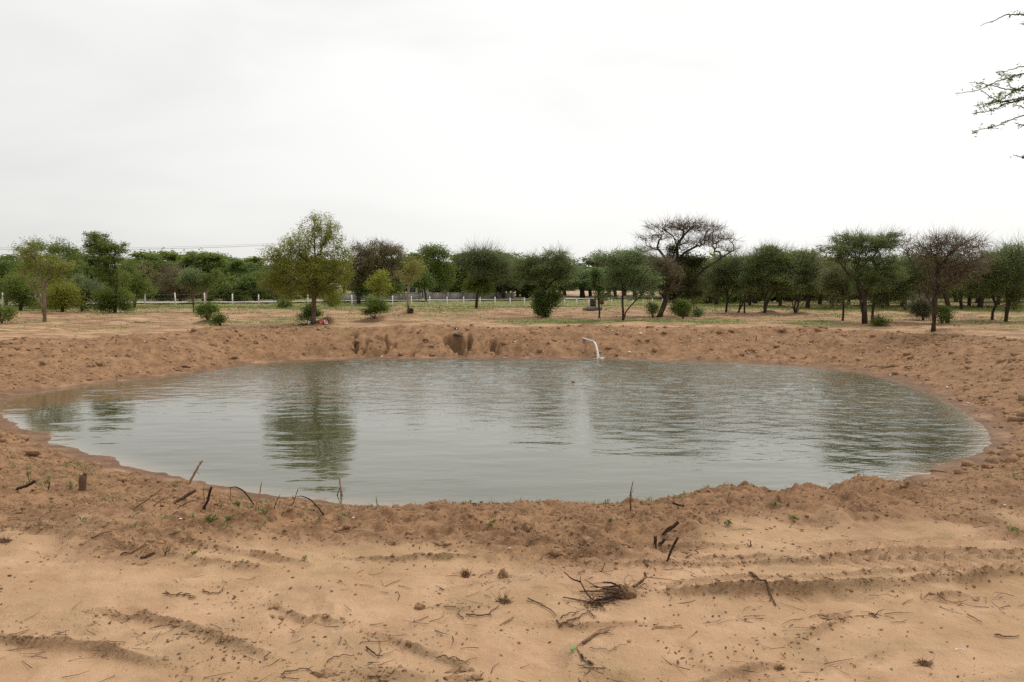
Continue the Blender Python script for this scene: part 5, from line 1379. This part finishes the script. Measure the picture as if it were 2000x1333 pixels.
# uprooted bundle in the middle of the sand
def root_bundle():
    b = hit(1205, 1168)
    t = thing('uprooted_root', 'uprooted root bundle of tangled sticks lying in the middle of the sand', 'root', b)
    rg = np.random.default_rng(12)
    def S(nm, pts, r, m, lift=None, taper=.5):
        P = []
        for i, (x, y) in enumerate(pts):
            h = hit(x, min(y + (lift[i] if lift else 0), 1330)); 
            if lift and lift[i]:
                h = at_y(x, y, h.y)
            P.append(up(h, .01))
        g = Geo(b); stick_geo(g, P, r, 6, taper, rg); g.build(nm, M[m], t, True)
    S('branch', [(1154, 1173), (1144, 1160), (1135, 1143), (1133, 1138)], 2.0, 'darkstick', [0, 6, 14, 18])
    S('branch', [(1133, 1140), (1117, 1135), (1102, 1121)], 1.8, 'darkstick', [18, 16, 16])
    S('twig', [(1133, 1139), (1134, 1130), (1131, 1122), (1126, 1130)], .9, 'stick', [18, 22, 26, 20])
    S('branch', [(1205, 1162), (1175, 1158), (1150, 1159), (1132, 1160)], 2.6, 'stick', [10, 6, 4, 2])
    S('branch', [(1208, 1158), (1185, 1153), (1165, 1150), (1142, 1136)], 1.6, 'stick', [12, 10, 9, 12])
    S('branch', [(1210, 1150), (1195, 1142), (1177, 1141)], 2.6, 'darkstick', [14, 14, 14])
    S('branch', [(1220, 1160), (1205, 1172), (1180, 1180), (1150, 1183), (1120, 1177), (1099, 1173)], 2.4, 'stick', [8, 2, 0, 0, 0, 0])
    S('branch', [(1200, 1172), (1178, 1178), (1160, 1181)], 2.6, 'darkstick', [3, 0, 0])
    S('twig', [(1172, 1184), (1177, 1192), (1182, 1199)], 1.3, 'stick')
    S('branch', [(1237, 1150), (1250, 1141), (1262, 1131), (1259, 1122)], 3.4, 'stick', [8, 10, 12, 18], .8)
    S('wood_strip', [(1238, 1148), (1248, 1139), (1260, 1131)], 2.2, 'palestick', [11, 14, 16])
    S('twig', [(1262, 1131), (1290, 1134), (1335, 1141)], .8, 'stick', [10, 4, 0])
    S('twig', [(1221, 1150), (1219, 1135), (1227, 1126), (1235, 1130), (1238, 1145)], .5, 'stick', [12, 22, 30, 26, 12])
    for k in range(9):
        y = 1146 + k * 3.2
        S('branch', [(1212 + rg.uniform(-6, 8), y + rg.uniform(-2, 4)), (1190 + rg.uniform(-6, 6), y + rg.uniform(-2, 6)), (1160 + rg.uniform(-18, 14), y + rg.uniform(-2, 6) + 3)], rg.uniform(.9, 1.8), rg.choice(['stick', 'darkstick']), [10, 8, rg.uniform(2, 7)])
    m = pxm(b.y)
    g = Geo(b)
    for k in range(420):
        c = at_y(1217 + rg.normal(0, 13), 1158 + rg.normal(0, 8), b.y + rg.normal(0, .05)); d = rg.normal(0, 1, 3) * np.array([1, .7, .8]) * rg.uniform(3, 9) * m
        c = np.array(c); P = np.array([c, c + d * .5 + rg.normal(0, 1.5, 3) * m, c + d]); P[:, 2] = np.maximum(P[:, 2], b.z - .01)
        g.tube(P, np.array([.4, .34, .2]) * m, 3, False)
    for k in range(240):
        h = hit(1163 + rg.normal(0, 12), 1184 + rg.normal(0, 5)); c = np.array(h); d = rg.normal(0, 1, 3) * np.array([1, .7, .6]) * rg.uniform(3, 8) * m
        P = np.array([c, c + d * .5 + rg.normal(0, 1.2, 3) * m + [0, 0, .01], c + d]); P[:, 2] = np.maximum(P[:, 2], h.z - .005)
        g.tube(P, np.array([.45, .34, .2]) * m, 3, False)
    g.build('root_hair', M['stick'], t)
    g = Geo(b); h = hit(1222, 1166); rough_lump(g, (h.x, h.y, h.z), (.05, .035, .05), 61); rough_lump(g, (h.x - .08, h.y + .02, h.z), (.035, .03, .03), 62)
    g.build('earth_lump', M['clod'], t)
    g = Geo(b); h = hit(1156, 1176)
    g.tube(np.array([up(h, .01), up(h, .035) + Vector((.015, 0, 0)), up(h, .03) + Vector((.03, 0, 0)), up(h, .005) + Vector((.02, -.01, 0))]), [.004, .006, .005, .004], 6); g.build('peeled_loop', M['palestick'], t, True)
def clod_mat():
    m, t, b = mat('dug_soil'); co = nd(t, 'ShaderNodeNewGeometry').outputs['Position']
    n = noise(t, 30, 5, co, .65); n2 = noise(t, 6, 3, co)
    c = mixc(t, mrange(t, n, .32, .68), (.19, .108, .058), (.36, .22, .122)); c = mixc(t, mrange(t, n2, .4, .65, 0, .6), c, (.36, .225, .135))
    t.links.new(c, b.inputs['Base Color']); b.inputs['Roughness'].default_value = .95; b.inputs['Specular IOR Level'].default_value = .15
    bump(t, b, n, .8, .01)
    return m
M['clod'] = clod_mat()
root_bundle()
stick('bunch of thin dead twigs lying below the root bundle', [(1092, 1228), (1110, 1217), (1130, 1211), (1150, 1198), (1162, 1213)], 1.6, 'stick', 'lie', parts=[('twig', [(1087, 1217), (1092, 1226), (1100, 1233)], 2.0, 'stick'), ('twig', [(1095, 1213), (1112, 1203), (1134, 1199)], 1.2, 'darkstick'), ('twig', [(1112, 1218), (1128, 1214), (1134, 1224)], 1., 'stick'), ('twig', [(1150, 1199), (1156, 1206), (1165, 1212)], 1.1, 'stick'),
     ('twig', [(1105, 1222), (1120, 1226), (1133, 1229)], 1.0, 'stick'), ('twig', [(1118, 1207), (1126, 1202), (1127, 1196)], .8, 'darkstick')])
def root_clump(px, py, label, seed, n=150, rx=10, ry=10, mats=('stick', 'palestick')):
    b = hit(px, py); m = pxm(b.y); rg = np.random.default_rng(seed)
    t = thing('root_clump', label, 'root', b)
    g = Geo(b)
    for k in range(n):
        c = np.array(b) + rg.normal(0, 1, 3) * np.array([rx * .35, rx * .3, 0]) * m; d = np.array([rg.normal(0, 1) * rx * .7, rg.normal(0, .5) * rx, abs(rg.normal(0, 1)) * ry * .8]) * m
        g.tube(np.array([c, c + d * .5 + rg.normal(0, 1.3, 3) * m + [0, 0, .004], c + d]), np.array([.6, .5, .2]) * m, 3, False, rg.uniform(0, .9))
    g.build('root_hair', M['stub'], t)
    for k in range(4):
        a = rg.uniform(-2.5, 2.5) * .6; d = np.array([math.sin(a) * rx * 1.6, rg.normal(0, .3) * rx, abs(math.cos(a)) * ry * rg.uniform(.5, 1.6)]) * m
        c = np.array(b); g = Geo(b); g.tube(np.array([c, c + d * .5 + rg.normal(0, 1.5, 3) * m, c + d]), np.array([2.0, 1.5, .5]) * m, 5); g.build('root', M[mats[1]], t, True)
    g = Geo(b); crumple(g, (b.x, b.y, b.z), (rx * .5 * m, rx * .4 * m, ry * .35 * m), seed, sub=2, amp=.4); g.build('earth_lump', M['clod'], t, True)
root_clump(910, 1127, 'splintered pale root stub standing on the middle sand', 71, 120, 9, 13)
root_clump(984, 1180, 'tangle of curly roots left of the root bundle', 72, 90, 13, 12, ('stick', 'stick'))
root_clump(1806, 1300, 'dark straw tuft with a stick at the bottom right', 73, 130, 13, 8, ('darkstick', 'stick'))
root_clump(1523, 1310, 'small dead tuft at the bottom, right of middle', 74, 70, 9, 6, ('stick', 'stick'))
root_clump(10, 1062, 'dry grey tuft at the left border of the sand', 75, 70, 10, 8, ('darkstick', 'stick'))
p = hit(1119, 1275); t = thing('green_leaf', 'fresh green leaf curled on the sand beside the curved peeled branch', 'leaf', p)
g = Geo(p); m = pxm(p.y)
V = []; F = []
for i in range(7):
    for j in range(5):
        u = i / 6 * 2 - 1; v = j / 4 * 2 - 1; w = math.sqrt(max(0, 1 - u * u)) + .05
        V.append((p.x + u * 5.2 * m, p.y + v * w * 5.5 * m, p.z + .006 + .010 * (v * v) + .004 * math.sin(3 * u)))
for i in range(6):
    for j in range(4):
        a = i * 5 + j; F.append((a, a + 1, a + 6, a + 5))
g.add(V, F); M['freshleaf'] = plain_mat('fresh_leaf', (.16, .42, .12), (.34, .62, .28), 60, .5); g.build('leaf_blade', M['freshleaf'], t, True)
g = Geo(p); g.tube(np.array([(p.x - 5 * m, p.y, p.z + .008), (p.x + 5 * m, p.y, p.z + .010)]), .0012, 4); g.build('leaf_vein', M['palestick'], t)
p = hit(1874, 1274); g = Geo(p)
for k in range(5): crumple(g, (p.x + .008 * (k - 2), p.y + .012 * math.sin(k * 2.3), p.z + .003), (.0045, .002, .0045), 80 + k, sub=1, amp=.6)
tag(g.build('litter_scrap', M['litter'], None, False, p), 'shredded white plastic wisp on the bottom right sand', 'litter')
for i, (x, y, l) in enumerate([(690, 1016, 'white paper bit on the left near bank below the pale forked twig'), (1463, 1043, 'white scrap on the soil edge at the right'), (1962, 990, 'pale straw scrap on the right bank'), (352, 1016, 'pale scrap below the bowed twig of the left bank'), (995, 1079, 'white pebble-like bit on the middle sand')]):
    p = hit(x, y); s = 2.2 * pxm(p.y); g = Geo(p); crumple(g, (p.x, p.y, p.z + s * .4), (s * 1.3, s * .8, s * .6), 90 + i, sub=1, amp=.4)
    tag(g.build('litter_scrap', M['litter'], None, False, p), l, 'litter')

# ------------------------------------------------------------------ clods
def clod_thing(px, py, rx, ry, label, seed, n=1):
    b = hit(px, py); m = pxm(b.y); rg = np.random.default_rng(seed); g = Geo(b)
    for k in range(n):
        o = rg.normal(0, .55, 2) * (n > 1); s = 1 if n == 1 else rg.uniform(.12, .42)
        x, y = b.x + o[0] * rx * m, b.y + o[1] * rx * m * .8
        z = gz(x, y)
        if n == 1: rough_lump(g, (x, y, z - ry * m * .22), (rx * m * s, rx * m * .8 * s, ry * m * s), seed + k)
        else: crumple(g, (x, y, z + ry * m * s * .2), (rx * m * s, rx * m * s * .8, ry * m * s * .9), seed + k, sub=2, amp=.45)
    tag(g.build('soil_clod', M['clod'], None, False, b), label, 'clod')
clod_thing(820, 1190, 11, 9, 'dark pitted round clod on the middle sand', 201)
clod_thing(983, 1128, 9, 11, 'pointed dark clod above the curly roots', 202)
clod_thing(1628, 1209, 22, 9, 'spread patch of dark crumbled earth on the right sand', 203, 26)
clod_thing(1028, 1040, 17, 16, 'pointed earth heap on the middle of the near bank', 204)
clod_thing(1145, 1062, 12, 10, 'rounded earth lump on the soil edge above the root bundle', 205)
clod_thing(1083, 1085, 11, 9, 'small dark lump of earth at the foot of the near bank', 206)
clod_thing(870, 1060, 20, 10, 'broad lump of earth at the foot of the near bank', 207, 6)
clod_thing(765, 1062, 8, 6, 'small round lump left of the broad lump of earth', 208)
clod_thing(665, 1036, 18, 13, 'rough earth heap below the orange split stake', 209, 7)
clod_thing(30, 1010, 16, 9, 'low crumbly lump on the left border of the bank', 210, 5)
clod_thing(640, 1318, 26, 13, 'rough dark clod at the bottom edge, left of middle', 211, 12)
clod_thing(735, 1328, 24, 9, 'crumbled clods at the bottom edge next to the rough dark clod', 212, 14)
clod_thing(900, 1328, 34, 8, 'broken crust of earth along the bottom edge, middle', 213, 20)
clod_thing(1345, 1078, 16, 10, 'earth lump right of the long dark standing stick', 214, 4)
clod_thing(545, 1205, 18, 6, 'flat upturned crust piece on the left middle sand', 215, 3)

def scatter_lumps(name, label, X, Y, size, material, rng, sub=1, sink=.1):
    v, f = ico(sub); n = len(X)
    z, _ = terrain(X, Y)
    k = 1 + rng.normal(0, .28, (n, len(v)))
    V = v[None] * k[:, :, None] * size[:, None, None] * np.stack([rng.uniform(.7, 1.3, n), rng.uniform(.7, 1.3, n), rng.uniform(.5, .9, n)], 1)[:, None, :]
    a = rng.uniform(0, 6.28, n); c, s = np.cos(a)[:, None], np.sin(a)[:, None]
    V = np.stack([V[..., 0] * c - V[..., 1] * s, V[..., 0] * s + V[..., 1] * c, V[..., 2]], 2)
    V += np.stack([X, Y, z + size * sink], 1)[:, None, :]
    F = (f[None] + (np.arange(n) * len(v))[:, None, None]).reshape(-1, 3)
    me = mk_mesh(name, V.reshape(-1, 3), F, material, False)
    return tag(link(name, me), label, None, None, 'stuff')
rg = np.random.default_rng(303)
def sample(n, x0, x1, y0, y1, fn, near=False):
    """random ground points accepted with the probability FN(masks, x, y)"""
    Y = rg.uniform(y0, y1, n) if not near else y0 + (y1 - y0) * rg.random(n) ** 1.6
    X = rg.uniform(x0, x1, n) * (np.maximum(Y, 3) * .78 + .5) if x1 <= 1.001 else rg.uniform(x0, x1, n)
    z, mk = terrain(X, Y); p = fn(mk, X, Y)
    k = rg.random(n) < p
    return X[k], Y[k], z[k], {a: b[k] for a, b in mk.items()}
above = lambda mk: (mk['d'] > .15)
X, Y, Z, mk = sample(60000, -1, 1, 3.2, 11, lambda m, x, y: above(m) * np.clip(m['rough'] * .4 * (.25 + 1.5 * np.maximum(0, fbm(x * 1.7, y * 1.7, 3, 90) + .15)) + m['dug'] * .8 + .005, 0, 1), True)
sz = .005 * (1 + rg.pareto(2.6, len(X))); sz = np.minimum(sz, np.where(mk['rough'] > .4, .03, .013)) * np.clip(Y / 5, .75, 1.6)
RX, RY, RS = [], [], []
for (pl, a_, sg_, cr_) in RIDGES:
    for u_, v_ in zip(pl[:-1], pl[1:]):
        L_ = math.hypot(*(v_ - u_)); k_ = int(L_ * 85 * cr_)
        f_ = rg.random(k_)[:, None]; pt = u_ + (v_ - u_) * f_ + rg.normal(0, 1, (k_, 2)) * np.array([.02, .012 + sg_ * .7])
        RX.append(pt[:, 0]); RY.append(pt[:, 1]); RS.append(np.minimum(.003 * (1 + rg.pareto(2.4, k_)), .016))
X = np.concatenate([X] + RX); Y = np.concatenate([Y] + RY); sz = np.concatenate([sz] + RS)
ok_ = pond(X, Y)[0] > .3; X, Y, sz = X[ok_], Y[ok_], sz[ok_]
scatter_lumps('soil_crumbs', 'crumbs and clods of dug soil on the near bank', X, Y, sz, M['clod'], rg)
X, Y, Z, mk = sample(70000, -1, 1, 10, 30, lambda m, x, y: above(m) * np.clip(m['rough'] * .42 * (.3 + 1.3 * np.maximum(0, fbm(x * 1.1, y * 1.1, 3, 92) + .2)) + m['dug'] * .3, 0, 1))
sz = .015 * (1 + rg.pareto(2.0, len(X))); sz = np.minimum(sz, .13)
scatter_lumps('soil_clods', 'clods of dug soil on the far and side banks', X, Y, sz, M['clod'], rg)

# ------------------------------------------------------------------ litter, sprouts and grass
def blades(name, label, X, Y, Z, h, w, material, per=1, spread=.02, lean=.5):
    n = len(X) * per
    X = np.repeat(X, per) + rg.normal(0, spread, n); Y = np.repeat(Y, per) + rg.normal(0, spread, n); Z = np.repeat(Z, per)
    H = np.repeat(h, per) * rg.uniform(.5, 1.2, n); a = rg.uniform(0, 6.28, n); Wd = np.repeat(w, per) * rg.uniform(.6, 1.3, n)
    ex = np.stack([np.cos(a), np.sin(a), np.zeros(n)], 1) * Wd[:, None]
    le = rg.normal(0, lean, (n, 2)) * H[:, None]
    B = np.stack([X, Y, Z - .01], 1); T = B + np.stack([le[:, 0], le[:, 1], H], 1); Md = B * .5 + T * .5 + np.stack([-le[:, 0] * .15, -le[:, 1] * .15, H * .12], 1)
    V = np.stack([B, Md + ex, T, Md - ex], 1).reshape(-1, 3)
    i = np.arange(n)[:, None] * 4
    F = i + np.array([0, 1, 2, 3])
    me = mk_mesh(name, V, F, material, False, {'tint': np.repeat(rg.uniform(0, 1, n), 4)})
    return tag(link(name, me), label, None, None, 'stuff')
M['grass'] = leaf_mat('grass_blade', (.15, .19, .045), (.36, .36, .13), .55)
M['straw'] = tint_mat('dry_straw', (.16, .10, .055), (.46, .34, .18))
M['sprout'] = leaf_mat('sprout_leaf', (.15, .19, .05), (.32, .36, .13), .35)
M['flake'] = tint_mat('dead_leaf_litter', (.06, .032, .02), (.20, .11, .065))
X, Y, Z, mk = sample(42000, -1, 1, 25, 62, lambda m, x, y: (m['d'] > m['w'] * .7) * np.clip((m['grass'] - .35) * 1.4, 0, 1))
blades('grass', 'short green grass on the plain around the trees', X, Y, Z, .03 + .0013 * Y, .0006 * Y, M['grass'], 2, .14)
X, Y, Z, mk = sample(16000, -1, 1, 60, 112, lambda m, x, y: np.clip((m['grass'] - .4) * 1.6, 0, 1))
blades('verge_grass', 'taller green grass along the fence and road bank', X, Y, Z, .05 + .0011 * Y, .0009 * Y, M['grass'], 2, .25)
X, Y, Z, mk = sample(5000, -1, 1, 26, 60, lambda m, x, y: (m['d'] > m['w'] + .5) * m['straw'] * .8)
blades('dry_grass', 'thin dry yellowish grass on the far plain', X, Y, Z, .03 + .0015 * Y, .0006 * Y, M['straw'], 2, .1)
crest = lambda m, x, y: (m['d'] > .5) * m['rough'] * np.clip(.15 + fbm(x * 1.3, y * 1.3, 3, 95) * 1.2 + .35 * (m['d'] < m['w']), 0, 1)
X, Y, Z, mk = sample(46000, -1, 1, 4.3, 10.5, crest)
blades('stubble', 'short dry stubble and stalks on the near bank', X, Y, Z, rg.uniform(.012, .05, len(X)), np.full(len(X), .0024), M['stub'], 2, .02, .9)
X, Y, Z, mk = sample(4200, -1, 1, 4.6, 12, lambda m, x, y: (m['d'] > .7) * m['rough'] * np.clip(.05 + fbm(x * .8, y * .8, 3, 97) * 1.6 + .2 * (x < -1), 0, 1))
blades('weed_sprouts', 'small pale green weed sprouts on the near bank', X, Y, Z, rg.uniform(.015, .06, len(X)), np.full(len(X), .006), M['sprout'], 5, .012, .7)
X, Y, Z, mk = sample(26000, -1, 1, 2.6, 8, lambda m, x, y: (m['d'] > .6) * np.clip(.02 + .9 * np.maximum(0, fbm(x * 1.25, y * 2.1, 4, 99) - .06) + .12 * m['rough'], 0, 1), True)
n = len(X); a = rg.uniform(0, 6.28, n); L = rg.uniform(.004, .016, n) * np.clip(Y / 4, .8, 1.6); el = rg.uniform(.2, .6, n)
ux = np.stack([np.cos(a), np.sin(a), rg.normal(0, .25, n)], 1) * L[:, None]; uy = np.stack([-np.sin(a), np.cos(a), rg.normal(0, .35, n)], 1) * (L * el)[:, None]
C = np.stack([X, Y, Z + .004], 1)
me = mk_mesh('leaf_litter', np.stack([C - ux, C - uy, C + ux, C + uy], 1).reshape(-1, 3), np.arange(n * 4).reshape(-1, 4), M['flake'], False, {'tint': np.repeat(rg.uniform(0, 1, n), 4)})
tag(link('leaf_litter', me), 'dead leaf fragments strewn on the sand and bank', None, None, 'stuff')
X, Y, Z, mk = sample(4200, -1, 1, 2.6, 7.5, lambda m, x, y: (m['d'] > .6) * np.clip(.05 + fbm(x * .9, y * 1.4, 3, 101), 0, 1), True)
g = Geo()
for i in range(min(len(X), 900)):
    a = rg.uniform(0, 6.28); L = rg.uniform(.015, .075); dx, dy = math.cos(a) * L, math.sin(a) * L * .8
    z1 = Z[i] + .004
    g.tube(np.array([(X[i] - dx, Y[i] - dy, z1 + rg.uniform(0, .006)), (X[i] + rg.normal(0, .15) * L, Y[i] + rg.normal(0, .15) * L, z1 + .004), (X[i] + dx, Y[i] + dy, z1 + rg.uniform(0, .012))]), np.array([1, .8, .4]) * rg.uniform(.0012, .0026), 3, False, rg.uniform(0, 1))
o = g.build('twig_litter', M['flake']); tag(o, 'small bits of broken twig strewn on the sand', None, None, 'stuff')
# a few weeds big enough to tell apart
def weed(px, py, w, h, label, seed, m='sprout', k=26):
    b = hit(px, py); s = pxm(b.y); r_ = np.random.default_rng(seed)
    t = thing('weed', label, 'plant', b)
    g = Geo(b); tips = []
    for i in range(k // 4):
        e = np.array(b) + np.array([r_.normal(0, .5) * w * s, r_.normal(0, .4) * w * s, r_.uniform(.35, 1) * h * s])
        g.tube(np.array([b, (np.array(b) + e) / 2 + r_.normal(0, .06, 3) * w * s, e]), np.array([.4, .35, .2]) * s, 3, False); tips += [e - np.array(b), (e - np.array(b)) * .6, (e - np.array(b)) * .8]
    g.build('stalks', M['grass'], t)
    link('leaves', leaves_mesh('leaves', np.array(tips), k * 4, 2.0 * s, 2.4 * s, .45, M[m], r_, .6), t)
weed(412, 1022, 20, 14, 'bright green feathery weed at the foot of the left near bank', 1, 'bright', 40)
weed(445, 1018, 14, 8, 'low darker green weed right of the bright feathery weed', 2, 'sprout', 30)
weed(168, 930, 34, 32, 'thin-stalked green weed behind the short reddish stump', 3, 'sprout', 26)
weed(58, 944, 14, 34, 'tall sparse weed behind the leftmost charred stick', 4, 'sprout', 16)
weed(98, 946, 12, 14, 'small sprouting weed on the forked twig of the left bank', 5, 'sprout', 16)
weed(377, 1088, 7, 6, 'single bright green seedling on the left sand', 6, 'bright', 18)
weed(1424, 1027, 9, 9, 'bright green seedling on the near bank right of middle', 7, 'bright', 18)
weed(962, 1030, 9, 9, 'green seedling on the near bank left of the pointed heap', 8, 'bright', 16)
weed(594, 1098, 8, 8, 'grey-green seedling on the sand edge below the bank', 9, 'sprout', 14)
weed(518, 1005, 10, 10, 'leafy weed between the straight brown stick and the curved twig', 10, 'sprout', 20)
weed(136, 958, 12, 12, 'pale weed left of the short reddish stump', 11, 'sprout', 18)
weed(465, 990, 9, 9, 'green weed under the first arched twig', 12, 'bright', 18)
weed(1543, 1015, 8, 7, 'yellow-green weed near the right crest', 13, 'bright', 14)
weed(1515, 987, 9, 6, 'small weed at the foot of the stubby tan stump', 14, 'sprout', 16)
weed(1190, 1020, 14, 7, 'pale weed below the slender sapling stem', 15, 'sprout', 18)
# print('TRIS', sum(sum(len(p.vertices) - 2 for p in m_.polygons) for m_ in bpy.data.meshes))
